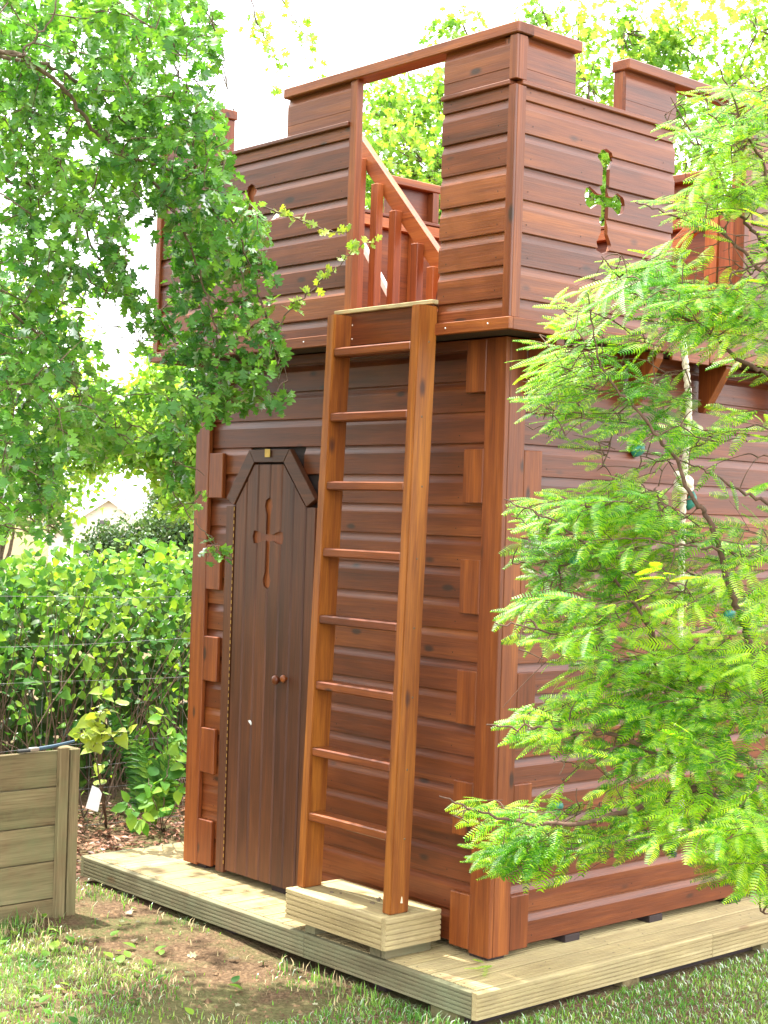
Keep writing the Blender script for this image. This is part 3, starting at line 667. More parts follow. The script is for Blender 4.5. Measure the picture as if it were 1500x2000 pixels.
# ------------------------------------------------------------------ foliage machinery
def unit(a): return a/(np.linalg.norm(a, axis=-1, keepdims=True)+1e-9)
def place(T, TF, pos, d, nrm, size):
    """copy a template (verts T with x across, y along, z normal; faces TF) to every position"""
    d = unit(d); x = unit(np.cross(d, nrm)); n2 = np.cross(x, d)
    size = np.broadcast_to(size, (len(pos),))
    V = pos[:, None]+size[:, None, None]*(T[None, :, 0:1]*x[:, None]+T[None, :, 1:2]*d[:, None]+T[None, :, 2:3]*n2[:, None])
    m = len(T); F = (TF[None]+(np.arange(len(pos))*m)[:, None, None]).reshape(-1, TF.shape[1])
    return V.reshape(-1, 3), F
def tri(faces):
    o = []
    for f in faces:
        for i in range(1, len(f)-1): o.append((f[0], f[i], f[i+1]))
    return np.array(o)
def fan_leaf(outline, fold=0.12, curl=-0.15):
    """outline: half outline (x>=0) from base to tip; mirrored, folded along the midrib"""
    h = outline; mid = [(0, y) for x, y in h]
    ys = np.array([p[1] for p in h]); R = [(x, y, fold*x+curl*y*y) for x, y in h]; Lf = [(-x, y, fold*x+curl*y*y) for x, y in h]; M = [(0, y, curl*y*y) for x, y in h]
    T = np.array(M+R+Lf); n = len(h); F = []
    for i in range(n-1):
        F += [(i, n+i, n+i+1), (i, n+i+1, i+1), (i, 2*n+i+1, 2*n+i), (i, i+1, 2*n+i+1)]
    return T, np.array(F)
T_HAW = fan_leaf([(0.02, 0.0), (0.03, 0.12), (0.16, 0.22), (0.40, 0.30), (0.30, 0.42), (0.16, 0.45), (0.34, 0.62), (0.42, 0.76), (0.24, 0.74), (0.14, 0.76), (0.20, 0.92), (0.0, 1.02)], 0.22, -0.12)
T_OVAL = fan_leaf([(0.01, 0.0), (0.24, 0.12), (0.36, 0.34), (0.33, 0.58), (0.18, 0.84), (0.0, 1.05)], 0.2, -0.2)
T_HEART = fan_leaf([(0.05, 0.0), (0.36, -0.10), (0.46, 0.15), (0.36, 0.50), (0.16, 0.80), (0.0, 1.05)], 0.2, -0.2)
T_DIA = (np.array([(0, 0, 0), (0.34, 0.45, 0.07), (0, 1, -0.05), (-0.34, 0.45, 0.07)], float), np.array([(0, 1, 2), (0, 2, 3)]))
def frond_template(n=13):
    V, F = [], []
    for i in range(n):
        y = 0.06+0.94*i/(n-1); l = 0.25*math.sin(min(1, (i+1.5)/(n*0.55))*math.pi/2)*(1-0.62*(i/(n-1))**2.2); dz = -0.10*y*y
        for s in (-1, 1):
            b = len(V); w = 0.021
            V += [(0, y-w, dz), (0, y+w, dz), (s*l*0.6, y+l*0.34+w*1.2, dz+0.012), (s*l, y+l*0.60, dz-0.02), (s*l*0.6, y+l*0.34-w*0.9, dz+0.012)]
            F += [(b, b+1, b+2), (b, b+2, b+4), (b+4, b+2, b+3)]
    b = len(V); V += [(-0.006, 0, 0.002), (0.006, 0, 0.002), (0.0, 1.0, -0.098)]; F += [(b, b+1, b+2)]
    return np.array(V), np.array(F)
T_FROND = frond_template()
def foliage(root, name, T, pos, d, nrm, size, mat, singles=300, rest=None, drop=None):
    """the leaves that show largest become parts, the others one stuff part"""
    pos = np.asarray(pos); u, v, z = project(pos); vis = (u > -10) & (u < 1510) & (v > -10) & (v < 2010)
    size = np.broadcast_to(size, (len(pos),)); score = np.where(vis, size/z, 0)
    idx = np.argsort(-score)[:singles]; idx = idx[score[idx] > 0]
    t, f = T; me = mesh_np(name, t, f); me.materials.append(mat); base = np.array(wloc(root))
    D_ = unit(d); X_ = unit(np.cross(D_, nrm)); N_ = np.cross(X_, D_)
    for i in idx:
        o = bpy.data.objects.new(name, me); COL.objects.link(o); o.parent = root
        s = float(size[i]); m = np.eye(4); m[:3, 0] = X_[i]*s; m[:3, 1] = D_[i]*s; m[:3, 2] = N_[i]*s; m[:3, 3] = pos[i]-base
        o.matrix_local = Matrix(m.tolist())
    keep = np.ones(len(pos), bool); keep[idx] = False
    if keep.any():
        V, F = place(t, f, pos[keep]-base, d[keep], nrm[keep], size[keep])
        o = link(rest or 'foliage', mesh_np('foliage', V, F), mat, root, wloc(root)); o['kind'] = 'stuff'
def cloud_box(n, x0, x1, y0, y1, zf0, zf1):
    return np.stack([RNG.uniform(x0, x1, n), RNG.uniform(y0, y1, n), RNG.uniform(zf0, zf1, n)], 1)
def inpoly(P, poly):
    x, y = P[:, 0], P[:, 1]; r = np.zeros(len(P), bool); n = len(poly)
    for i in range(n):
        (x1, y1), (x2, y2) = poly[i], poly[(i+1) % n]
        c = ((y1 > y) != (y2 > y)) & (x < (x2-x1)*(y-y1)/(y2-y1+1e-12)+x1); r ^= c
    return r
def sample_poly(poly, n):
    a = np.array(poly); lo, hi = a.min(0), a.max(0); out = []
    while sum(map(len, out)) < n:
        q = lo+(hi-lo)*RNG.random((n*2, 2)); out.append(q[inpoly(q, poly)])
    return np.concatenate(out)[:n]
def rays(uv, d):
    return CAM+d[:, None]*(_f+_r*((uv[:, 0:1]-750)/FPX)-_u*((uv[:, 1:2]-1000)/FPX))
def shape(poly, holes, pos, d, size, *rest, off=True):
    """keep the leaves whose tips stay inside the crown's outline and out of its gaps"""
    tip = pos+unit(d)*np.asarray(size)[:, None]*0.9; u, v, z = project(tip); u0, v0, _ = project(pos); q = np.stack([u, v], 1)+RNG.normal(0, 9, (len(u), 2)); q0 = np.stack([u0, v0], 1)
    far = (u < -5) | (u > 1505) | (v < -5); k = (inpoly(q, poly) & inpoly(q0, poly)) | far
    for h in holes: k &= ~(inpoly(q, h) & (RNG.random(len(u)) < 0.93))
    return [x[k] for x in (pos, d, size)+rest]
def attach(nodes, C, rmin=0.0015, seg=5):
    """connect every centre to its nearest already placed node; returns stems and each centre's growth direction"""
    nodes = np.asarray(nodes); order = np.argsort(np.array([np.min(np.linalg.norm(nodes-c, axis=1)) for c in C]))
    N_ = list(nodes); stems = []; dirs = np.zeros_like(C); arr = np.array(N_)
    for i in order:
        c = C[i]; dd = np.linalg.norm(arr-c, axis=1); k = int(np.argmin(dd)); a = arr[k]
        mid = (a+c)/2+np.array([0, 0, 0.06*dd[k]])+RNG.normal(0, 0.03*dd[k]+0.002, 3)
        P = np.array([a, mid, c]); stems.append(P); v = c-mid; dirs[i] = v/(np.linalg.norm(v)+1e-9)
        arr = np.vstack([arr, mid[None], c[None]])
    return stems, dirs
def stem_mesh(stems, r0, r1, seg=4, k=3):
    return join([tube_arrays(smoothpts(P, k), np.linspace(r0, r1, (len(P)-1)*k+1), seg) for P in stems])
def branch(root, pts, r0, r1, mat, name='branch', seg=8):
    P = smoothpts(pts, 7); P[1:-1] += RNG.normal(0, 0.004, P[1:-1].shape)
    V, F = tube_arrays(P, np.linspace(r0, r1, len(P)), seg); o = link(name, mesh_np(name, V, F, True), mat, root); o.location = -wloc(root); return P
def pix(path, d0, d1):
    n = len(path); return [ray(u, v, d0+(d1-d0)*i/(n-1)) for i, (u, v) in enumerate(path)]

# ---- hawthorn at the upper left
def make_hawthorn():
    base = np.array([-2.6, -2.9, -0.15])
    root = thing('hawthorn_tree', 'hawthorn tree with lobed green leaves overhanging from the upper left', 'tree', tuple(base))
    fork = base+np.array([0.25, 0.3, 2.6])
    branch(root, [base, base+(0.05, 0.1, 1.2), fork, ray(-380, 40, 5.4)], 0.10, 0.03, BARK, 'trunk', 12)
    nodes = []
    st = ray(-380, 40, 5.4)
    paths = [
        ([(0, 100), (60, 125), (130, 180), (180, 250), (240, 300), (330, 390), (370, 480), (400, 560), (420, 640), (425, 705)], 5.2, 6.1, 0.016),
        ([(0, 110), (100, 130), (150, 160), (200, 190), (260, 260), (300, 300), (330, 350)], 5.4, 5.8, 0.013),
        ([(0, 105), (50, 90), (105, 30), (110, -60)], 5.2, 5.2, 0.010),
        ([(-20, 330), (60, 360), (150, 420), (200, 520), (235, 560), (290, 600), (318, 645)], 5.7, 6.3, 0.013),
        ([(-60, 620), (0, 600), (80, 660), (130, 720), (160, 800)], 5.4, 6.0, 0.013),
        ([(-60, 780), (0, 765), (60, 735), (130, 745), (210, 800), (300, 850)], 5.5, 6.0, 0.012),
        ([(100, -40), (260, 30), (320, 90), (350, 140), (375, 190), (382, 240), (385, 295)], 5.5, 6.0, 0.008),
        ([(330, -60), (400, 10), (425, 80), (440, 150), (456, 215)], 5.8, 6.2, 0.005),
        ([(330, -30), (390, 130), (410, 170), (412, 210)], 5.8, 6.2, 0.004),
        ([(425, 705), (395, 760), (370, 800), (352, 870), (338, 950), (370, 1005), (400, 1040), (425, 1062)], 6.1, 6.2, 0.005),
        ([(-60, 900), (20, 960), (70, 1020), (110, 1050)], 5.4, 5.8, 0.008),
        ([(240, 300), (330, 330), (400, 350), (430, 400), (470, 470), (500, 560), (530, 660), (545, 750)], 5.6, 6.3, 0.009),
    ]
    for p, a, b, r in paths:
        P3 = pix(p, a, b)
        if p[0][0] <= 0: P3 = [st]+P3
        P = branch(root, P3, r*0.62, 0.0022, BARK); nodes.append(P[::2] if p[0][0] > 0 else P[7::2])
    nodes = np.concatenate(nodes)
    regs = [
        ([(-20, -20), (430, -20), (415, 60), (400, 120), (330, 180), (250, 200), (120, 130), (-20, 100)], 170, 5.1, 6.1),
        ([(-20, 110), (150, 150), (320, 180), (400, 120), (430, 200), (445, 260), (458, 340), (450, 400), (380, 430), (300, 330), (180, 250), (-20, 260)], 230, 5.3, 6.1),
        ([(180, 240), (300, 330), (400, 430), (455, 400), (500, 380), (530, 430), (520, 480), (400, 520), (330, 470), (260, 400), (150, 330)], 100, 5.4, 6.3),
        ([(350, 470), (520, 470), (545, 520), (540, 600), (555, 660), (565, 730), (560, 800), (500, 805), (430, 820), (390, 780), (330, 690), (320, 600)], 165, 5.9, 6.4),
        ([(-20, 270), (120, 280), (240, 420), (260, 520), (240, 570), (130, 560), (60, 600), (-20, 600)], 190, 5.3, 6.4),
        ([(-20, 590), (100, 570), (200, 600), (150, 700), (210, 780), (180, 860), (100, 900), (130, 1040), (90, 1060), (40, 1020), (-20, 1060)], 230, 5.2, 6.2),
        ([(170, 560), (300, 570), (325, 640), (290, 690), (200, 650)], 38, 5.8, 6.4),
        ([(190, 780), (400, 760), (420, 830), (330, 880), (240, 870), (170, 900)], 60, 5.6, 6.3),
        ([(340, 860), (400, 930), (380, 1000), (330, 1000), (325, 900)], 16, 6.0, 6.3),
        ([(385, 1030), (450, 1060), (440, 1095), (380, 1090)], 7, 6.1, 6.2),
        ([(400, -20), (450, 60), (462, 220), (440, 220), (410, 100)], 22, 5.8, 6.2),
    ]
    C = []
    for poly, n, a, b in regs:
        uv = sample_poly(poly, n); C.append(rays(uv, a+(b-a)*RNG.random(n)))
    # unseen rest of the crown past the frame, extended to shade wall and deck
    off = [([(-900, -900), (650, -900), (600, -300), (420, -20), (-20, -20), (-20, 1060), (-250, 900), (-900, 800)], 700, 3.9, 7.0)]
    for poly, n, a, b in off:
        uv = sample_poly(poly, n); C.append(rays(uv, a+(b-a)*RNG.random(n)))
    Q = cloud_box(170, -4.3, -1.9, -1.3, 0.7, 3.0, 4.7); qu, qv, _ = project(Q); big = [(-2000, -2000), (420, -2000), (420, 300), (-10, 600), (-2000, 600)]
    C.append(Q[inpoly(np.stack([qu, qv], 1), big)])
    C = np.concatenate(C)
    stems, dirs = attach(nodes, C)
    V, F = stem_mesh(stems, 0.0028, 0.0012)
    o = link('twig', mesh_np('twig', V, F, True), STEM, root); o.location = -root.location; o['kind'] = 'stuff'
    pos, dr, nr = [], [], []
    for c, g in zip(C, dirs):
        k = RNG.integers(5, 10); g = unit(g+np.array([0, 0, -0.25])+RNG.normal(0, 0.3, 3))
        for i in range(k):
            t = RNG.random(); p = c-g*0.07+g*0.14*t
            a = unit(np.cross(g, RNG.normal(0, 1, 3))); dd = unit(a*0.9+g*0.6+np.array([0, 0, -0.35])); pos.append(p+a*0.012); dr.append(dd)
            nr.append(unit(np.array([0, 0, 1.0])+RNG.normal(0, 0.55, 3)))
    pos, dr, nr = map(np.array, (pos, dr, nr)); sz = RNG.uniform(0.036, 0.064, len(pos))
    outline = [(-50, -50), (445, -50), (440, 60), (430, 110), (425, 190), (455, 240), (462, 330), (490, 370), (515, 395), (530, 440), (525, 500), (545, 540), (545, 620), (570, 700), (572, 780), (585, 850), (545, 840), (520, 800), (470, 820), (420, 830), (375, 850), (360, 900), (380, 940), (415, 960), (400, 990), (455, 1060), (455, 1100), (380, 1100), (380, 1030), (330, 1000), (320, 900), (240, 890), (150, 930), (140, 1070), (40, 1050), (-50, 1080)]
    holes = [[(255, 470), (290, 440), (325, 450), (325, 540), (300, 570), (250, 540)], [(160, 570), (230, 590), (290, 680), (260, 735), (190, 690), (140, 640)], [(330, 120), (400, 130), (405, 175), (340, 190)], [(260, 390), (300, 400), (290, 430), (265, 425)], [(110, 590), (140, 600), (140, 640), (100, 620)], [(150, 440), (200, 470), (190, 500), (150, 470)]]
    pos, dr, sz, nr = shape(outline, holes, pos, dr, sz, nr)
    foliage(root, 'leaf', T_HAW, pos, dr, nr, sz, LEAF_H)
    # far, thin hanging twigs with few leaves against the sky
    for path in ([(330, -420), (480, -120), (560, 10), (600, 80), (640, 170)], [(330, -420), (470, -100), (500, 30), (540, 120), (550, 190)], [(380, -300), (470, -20), (510, 60)]):
        P = branch(root, pix(path, 7.6, 8.6), 0.006, 0.0012, STEM, 'branch', 5); n = 40; ii = RNG.integers(14, len(P), n); pp = P[ii]+RNG.normal(0, 0.03, (n, 3)); t, f = T_HAW
        V, F = place(t, f, pp-np.array(root.location), unit(RNG.normal(0, 1, (n, 3))), unit(RNG.normal(0, .7, (n, 3))+np.array([.3, -.3, .6])), RNG.uniform(0.03, 0.06, n))
        o = link('hanging_foliage', mesh_np('hf', V, F), LEAF_B, root, root.location); o['kind'] = 'stuff'
    # two yellowish young shoots reaching over the castle wall
    for path, d0, d1, n in (([(505, 705), (560, 615), (600, 575), (650, 530), (690, 490), (735, 463)], 6.05, 5.8, 44), ([(515, 405), (560, 420), (600, 435), (640, 450), (682, 452)], 6.2, 5.95, 26)):
        P = branch(root, pix(path, d0, d1), 0.0035, 0.0015, STEM, 'shoot', 6)
        ii = RNG.integers(2, len(P), n); pp = P[ii]; a = unit(RNG.normal(0, 1, (n, 3))+np.array([0, 0, 0.3]))
        sh = thing_leaf = None
        t, f = T_HAW; V, F = place(t, f, pp-np.array(root.location), a, unit(RNG.normal(0, .7, (n, 3))+np.array([.6, -.6, .6])), RNG.uniform(0.024, 0.050, n))
        o = link('young_foliage', mesh_np('yf', V, F), LEAF_Y, root, root.location); o['kind'] = 'stuff'
make_hawthorn()

# ---- feathery conifer on the right
def make_conifer():
    OUTC = [(1560, 110), (1500, 130), (1440, 150), (1320, 170), (1262, 240), (1255, 275), (1310, 300), (1318, 380), (1240, 385), (1245, 400), (1330, 450), (1290, 480), (1180, 490), (1150, 545), (1050, 578), (1058, 630), (1000, 665), (990, 700), (1015, 740), (995, 785), (1008, 850), (1095, 870), (1150, 925), (1100, 950), (978, 968), (998, 1040), (980, 1085), (1025, 1140), (955, 1213), (1000, 1270), (1080, 1330), (940, 1408), (985, 1450), (1060, 1480), (1030, 1560), (850, 1550), (880, 1620), (912, 1700), (1000, 1725), (1145, 1730), (1150, 1660), (1190, 1690), (1260, 1695), (1330, 1640), (1385, 1740), (1480, 1770), (1560, 1870)]
    HOLC = [[(1020, 870), (1110, 880), (1130, 930), (1030, 940)], [(1170, 890), (1240, 880), (1230, 930), (1180, 930)], [(1080, 1490), (1170, 1480), (1180, 1540), (1090, 1550)], [(1360, 715), (1500, 760), (1500, 800), (1380, 800)], [(1390, 850), (1500, 870), (1500, 960), (1420, 920)], [(1150, 1660), (1300, 1700), (1200, 1720)], [(1310, 230), (1350, 300), (1320, 380)], [(1340, 425), (1465, 415), (1465, 560), (1345, 545)], [(1120, 1560), (1200, 1570), (1150, 1595)]]
    base = np.array([1.55, 0.42, -0.15])
    root = thing('dawn_redwood', 'feathery bright green conifer spreading over the right side wall', 'tree', tuple(base))
    trunk = branch(root, [base, base+(0.03, 0, 1.0), base+(0.0, 0.04, 2.2), base+(0.05, 0.0, 4.6)], 0.06, 0.025, BARKR, 'trunk', 12)
    paths = [
        ([(1148, 570), (1165, 690), (1195, 745), (1270, 835), (1320, 900), (1355, 975), (1380, 1005), (1400, 1060), (1425, 1150), (1455, 1225), (1480, 1300), (1560, 1420)][::-1], 4.9, 4.8, 0.013),
        ([(1175, 500), (1230, 570), (1300, 600), (1390, 650), (1450, 705), (1520, 750), (1600, 900)][::-1], 4.9, 4.9, 0.009),
        ([(1330, 900), (1390, 925), (1440, 955), (1510, 990), (1620, 1080)][::-1], 4.9, 4.9, 0.008),
        ([(1240, 1052), (1330, 1065), (1400, 1072), (1500, 1098), (1640, 1180)][::-1], 4.9, 4.7, 0.008),
        ([(985, 975), (1060, 1010), (1140, 1060), (1190, 1120), (1260, 1210), (1300, 1300), (1340, 1380), (1450, 1480), (1600, 1560)][::-1], 4.9, 4.7, 0.009),
        ([(1000, 1100), (1080, 1100), (1180, 1125), (1250, 1180), (1280, 1290), (1320, 1400), (1400, 1520)][::-1], 5.0, 4.8, 0.006),
        ([(965, 1215), (1050, 1230), (1150, 1260), (1250, 1310), (1380, 1370), (1600, 1450)][::-1], 4.9, 4.7, 0.007),
        ([(950, 1415), (1040, 1420), (1130, 1430), (1220, 1440), (1350, 1530), (1500, 1610), (1650, 1640)][::-1], 4.8, 4.6, 0.012),
        ([(858, 1555), (940, 1585), (1050, 1610), (1170, 1600), (1290, 1560), (1370, 1540), (1430, 1590), (1510, 1612), (1650, 1640)][::-1], 4.7, 4.6, 0.016),
        ([(1310, 190), (1350, 260), (1400, 330), (1440, 420), (1500, 480), (1620, 640)][::-1], 5.0, 4.9, 0.008),
        ([(1240, 395), (1310, 420), (1400, 450), (1500, 540), (1620, 660)][::-1], 4.9, 4.9, 0.008),
        ([(1400, 120), (1450, 230), (1480, 300), (1560, 420)][::-1], 5.0, 4.9, 0.007),
        ([(1480, 1700), (1490, 1780), (1530, 1700), (1600, 1650)][::-1], 4.5, 4.6, 0.006),
        ([(1390, 650), (1420, 560), (1480, 520)][::-1], 4.8, 4.8, 0.004),
    ]
    nodes = []
    for p, a, b, r in paths:
        P3 = pix(p, a, b); zt = P3[0][2]+0.25; k = np.argmin(np.abs(trunk[:, 2]-(zt-0.1)))
        P = branch(root, [trunk[k]]+P3, r*1.1, 0.002, BARKR); nodes.append(P[7::2])
    nodes = np.concatenate(nodes)
    regs = [
        ([(1320, 170), (1500, 120), (1540, 200), (1540, 420), (1440, 430), (1330, 390), (1310, 290), (1260, 260)], 110, 4.8, 5.2),
        ([(1245, 385), (1440, 400), (1540, 430), (1540, 560), (1450, 560), (1330, 450), (1290, 470)], 56, 4.7, 5.1),
        ([(1150, 500), (1230, 480), (1330, 500), (1540, 560), (1540, 700), (1430, 650), (1330, 640), (1210, 560)], 72, 4.7, 5.1),
        ([(1060, 580), (1150, 560), (1240, 600), (1270, 680), (1220, 760), (1120, 740), (1010, 760), (995, 680), (1060, 640)], 46, 4.8, 5.2),
        ([(1000, 770), (1200, 760), (1330, 720), (1370, 760), (1300, 860), (1200, 880), (1080, 870), (1010, 850)], 44, 4.8, 5.1),
        ([(1380, 800), (1540, 800), (1540, 930), (1400, 900), (1330, 860)], 22, 4.8, 5.1),
        ([(1130, 870), (1300, 900), (1330, 960), (1220, 1000), (1150, 950)], 24, 4.8, 5.1),
        ([(985, 955), (1150, 960), (1350, 960), (1400, 1050), (1300, 1120), (1150, 1140), (1030, 1120), (980, 1050)], 92, 4.7, 5.1),
        ([(1000, 1080), (1120, 1130), (1100, 1180), (990, 1180), (960, 1215), (980, 1090)], 22, 4.8, 5.1),
        ([(990, 1180), (1200, 1130), (1500, 1080), (1540, 1100), (1540, 1300), (1400, 1320), (1200, 1300), (1060, 1320), (985, 1260)], 110, 4.6, 5.1),
        ([(1400, 1000), (1540, 1060), (1540, 1120), (1400, 1100)], 12, 4.7, 5.0),
        ([(945, 1400), (1060, 1350), (1200, 1310), (1540, 1300), (1540, 1480), (1350, 1500), (1200, 1470), (1080, 1450), (990, 1440)], 104, 4.6, 5.0),
        ([(1080, 1460), (1300, 1470), (1540, 1480), (1540, 1620), (1400, 1600), (1250, 1560), (1130, 1540), (1030, 1545)], 62, 4.5, 4.9),
        ([(855, 1553), (960, 1560), (1080, 1570), (1200, 1570), (1230, 1640), (1130, 1660), (1120, 1720), (1000, 1720), (915, 1690), (920, 1620), (870, 1600)], 58, 4.6, 4.9),
        ([(1200, 1610), (1300, 1600), (1330, 1640), (1260, 1690), (1190, 1670)], 14, 4.6, 4.8),
        ([(1340, 1590), (1540, 1600), (1540, 1800), (1480, 1780), (1390, 1720), (1350, 1660)], 52, 4.4, 4.8),
    ]
    C = []
    for poly, n, a, b in regs:
        n = int(n*(1.25 if poly[0][1] < 900 else 1.18)); uv = sample_poly(poly, n); C.append(rays(uv, a+(b-a)*RNG.random(n)))
    uv = sample_poly([(1540, -200), (2000, -200), (2000, 1700), (1540, 1800)], 200); C.append(rays(uv, RNG.uniform(4.4, 5.6, 200)))
    C = np.concatenate(C)+0.02*_r; _u2, _v2, _ = project(C); _q = np.stack([_u2, _v2], 1)
    C = C[inpoly(_q, OUTC) | (_u2 > 1505)]; stems, dirs = attach(nodes, C)
    V, F = stem_mesh(stems, 0.0028, 0.0012); o = link('twig', mesh_np('twig', V, F, True), BARKR, root); o.location = -root.location; o['kind'] = 'stuff'
    pos, dr, nr, sz = [], [], [], []
    out_ = unit(-_r0+0.25*_u0*0)   # branches reach away from the trunk, to the left as seen from the lawn
    tw = []
    for c, g in zip(C, dirs):
        away = unit((c-np.array([base[0], base[1], c[2]]))*np.array([1, 1, 0]))
        g = unit(0.35*g+1.0*away+np.array([0, 0, RNG.normal(-0.06, 0.12)])+RNG.normal(0, 0.22, 3))
        nrm = unit(np.array([0, 0, 1.0])+RNG.normal(0, 0.22, 3)-0.42*_f); s = unit(np.cross(g, nrm)); nrm = np.cross(s, g)
        Lb = RNG.uniform(0.09, 0.17); k = int(Lb/0.026)
        e_ = np.array(project(c+g*(Lb+0.05))[:2]); c_ = np.array(project(c)[:2])
        if (-5 < c_[0] < 1505 or -5 < e_[0] < 1505) and not (inpoly(e_[None], OUTC)[0] and inpoly(c_[None], OUTC)[0]): continue
        if any(inpoly((0.4*c_+0.6*e_)[None], h)[0] for h in HOLC) and RNG.random() < 0.85: continue
        tw.append(np.array([c-g*0.02, c+g*Lb*0.5, c+g*Lb+np.array([0, 0, -0.01])]))
        for i in range(k):
            t = i/max(1, k-1); p = c+g*Lb*t; sd = (1 if i % 2 else -1)
            d = unit(g*0.75+s*sd*(0.8-0.3*t)+np.array([0, 0, -0.16])+RNG.normal(0, 0.10, 3)); pos.append(p); dr.append(d); nr.append(unit(nrm+RNG.normal(0, 0.18, 3))); sz.append(RNG.uniform(0.08, 0.14)*(1-0.25*t))
        pos.append(c+g*Lb); dr.append(g); nr.append(nrm); sz.append(RNG.uniform(0.07, 0.10))
    V, F = stem_mesh(tw, 0.0016, 0.0009, 3, 2); o = link('branchlet', mesh_np('bl', V, F, True), BARKR, root); o.location = -root.location; o['kind'] = 'stuff'
    pos, dr, sz, nr = shape(OUTC, HOLC, *map(np.array, (pos, dr, sz, nr)))
    foliage(root, 'frond', T_FROND, pos, dr, nr, sz, LEAF_C)
    # fallen sprig on the decking
    k = 7; P0 = onplane(945, 1893, 2, 0.006)
    a = RNG.random(k)*6.28; t, f = T_FROND
    V, F = place(t, f, np.stack([RNG.normal(0, .02, k), RNG.normal(0, .03, k), RNG.uniform(0.004, .015, k)], 1), np.stack([np.cos(a), np.sin(a), 0*a+.1], 1), np.tile([0, 0, 1.0], (k, 1)), 0.055)
    o = link('fallen_sprig', mesh_np('sprig', V, F), LEAF_C, None, P0); tag(o, 'small green feathery sprig fallen on the decking below the castle corner', 'sprig')
make_conifer()

# ---- hedge at the left, behind a wire fence
def make_hedge():
    root = thing('hedgerow', 'tangled leafy hedge with large leaves behind the wire fence at the left', 'hedge', (-4.1, 1.0, -0.15))
    n = 30000; P = cloud_box(n, -4.9, -3.42, -2.2, 4.6, -0.15, 1.45)
    topz = 1.33+0.10*np.sin(P[:, 1]*2.1+P[:, 0]*1.7)+0.06*np.sin(P[:, 1]*5.3)
    shell = np.maximum((P[:, 0]+4.9)/1.48, (P[:, 2]+0.15)/(topz+0.15)); keep = (P[:, 2] < topz) & (RNG.random(n) < np.clip(shell**2.2, 0.12, 1)*np.clip(0.22+P[:, 2]*0.85, 0.22, 1))
    P = P[keep]; P = P[P[:, 0] < -3.80+0.32*np.clip((P[:, 2]+0.1)/0.9, 0, 1)]; n = len(P)
    nr = unit(np.array([0.55, -0.35, 0.75])+RNG.normal(0, 0.5, (n, 3))); d = unit(np.cross(nr, RNG.normal(0, 1, (n, 3)))+np.array([0, 0, -0.4]))
    sz = RNG.uniform(0.03, 0.062, n)*np.where(RNG.random(n) < 0.12, 1.5, 1); half = RNG.random(n) < 0.55
    foliage(root, 'leaf', T_OVAL, P[half], d[half], nr[half], sz[half], LEAF_G, 170)
    foliage(root, 'leaf', T_HEART, P[~half], d[~half], nr[~half], sz[~half], LEAF_G, 130)
    st = []
    for i in range(380):
        y = RNG.uniform(-2, 4.2); x = RNG.uniform(-4.7, -3.5); l = RNG.uniform(0.5, 1.4); a = RNG.normal(0, 0.35, 2)
        p0 = np.array([x, y, -0.16]); p2 = p0+np.array([a[0]*l, a[1]*l, l]); st.append(np.array([p0, (p0+p2)/2+RNG.normal(0, 0.08, 3), p2]))
    V, F = stem_mesh(st, 0.006, 0.002, 4, 4); o = link('stem', mesh_np('stem', V, F, True), STEM, root); o.location = -root.location; o['kind'] = 'stuff'
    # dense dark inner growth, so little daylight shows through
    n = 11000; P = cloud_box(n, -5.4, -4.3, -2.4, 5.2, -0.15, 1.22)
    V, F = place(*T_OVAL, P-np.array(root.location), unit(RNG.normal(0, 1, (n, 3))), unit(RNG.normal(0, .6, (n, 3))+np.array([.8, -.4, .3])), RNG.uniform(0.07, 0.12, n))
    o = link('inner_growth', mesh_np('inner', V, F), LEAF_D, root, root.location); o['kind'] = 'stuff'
make_hedge()
def make_fence():
    root = thing('wire_fence', 'thin grey wire stock fence in front of the leafy hedge', 'fence', (-3.35, 0.5, -0.15))
    wire = plain('galvanised_wire', (0.20, 0.20, 0.20), 0.5, 0.5); x = -3.33
    for v in (1165, 1255, 1328, 1452, 1494, 1536, 1576, 1610):
        z = float(onplane(200, v, 0, x)[2]); ys = np.linspace(-2.5, 4.0, 30)
        P = np.stack([x+0*ys, ys, z+0.008*np.sin(ys*3+v)], 1); V, F = tube_arrays(P, 0.0011, 4); o = link('wire', mesh_np('wire', V, F), wire, root); o.location = -root.location
    arr = [tube_arrays([(x, y, -0.2), (x, y, 0.66)], 0.0012, 4) for y in np.arange(-2.4, 4, 0.30)]
    V, F = join(arr); o = link('upright_wire', mesh_np('uw', V, F), wire, root); o.location = -root.location; o['kind'] = 'stuff'
    for y in (-2.3, 3.4): box('post', x-0.09, x-0.02, y, y+0.07, -0.2, 1.0, OLD['z'], root)
make_fence()
def leafy_plant(name, label, cat, foot, paths, T, mat, n, size, stemr=0.004, dist=None, lname='leaf'):
    foot = np.array(foot); root = thing(name, label, cat, tuple(foot)); Ps = []
    for p in paths:
        P = branch(root, [foot]+[np.array(q) for q in p], stemr, 0.0015, STEM, 'stem', 6); Ps.append(P[5:])
    Ps = np.concatenate(Ps); i = RNG.integers(0, len(Ps), n); a = unit(RNG.normal(0, 1, (n, 3))*np.array([1, 1, .5]))
    foliage(root, lname, T, Ps[i]+a*0.02, a, unit(np.array([0.5, -0.4, 0.8])+RNG.normal(0, 0.3, (n, 3))), RNG.uniform(size*0.6, size, n), mat, 60)
    return root
ft = onplane(208, 1622, 2, -0.14)
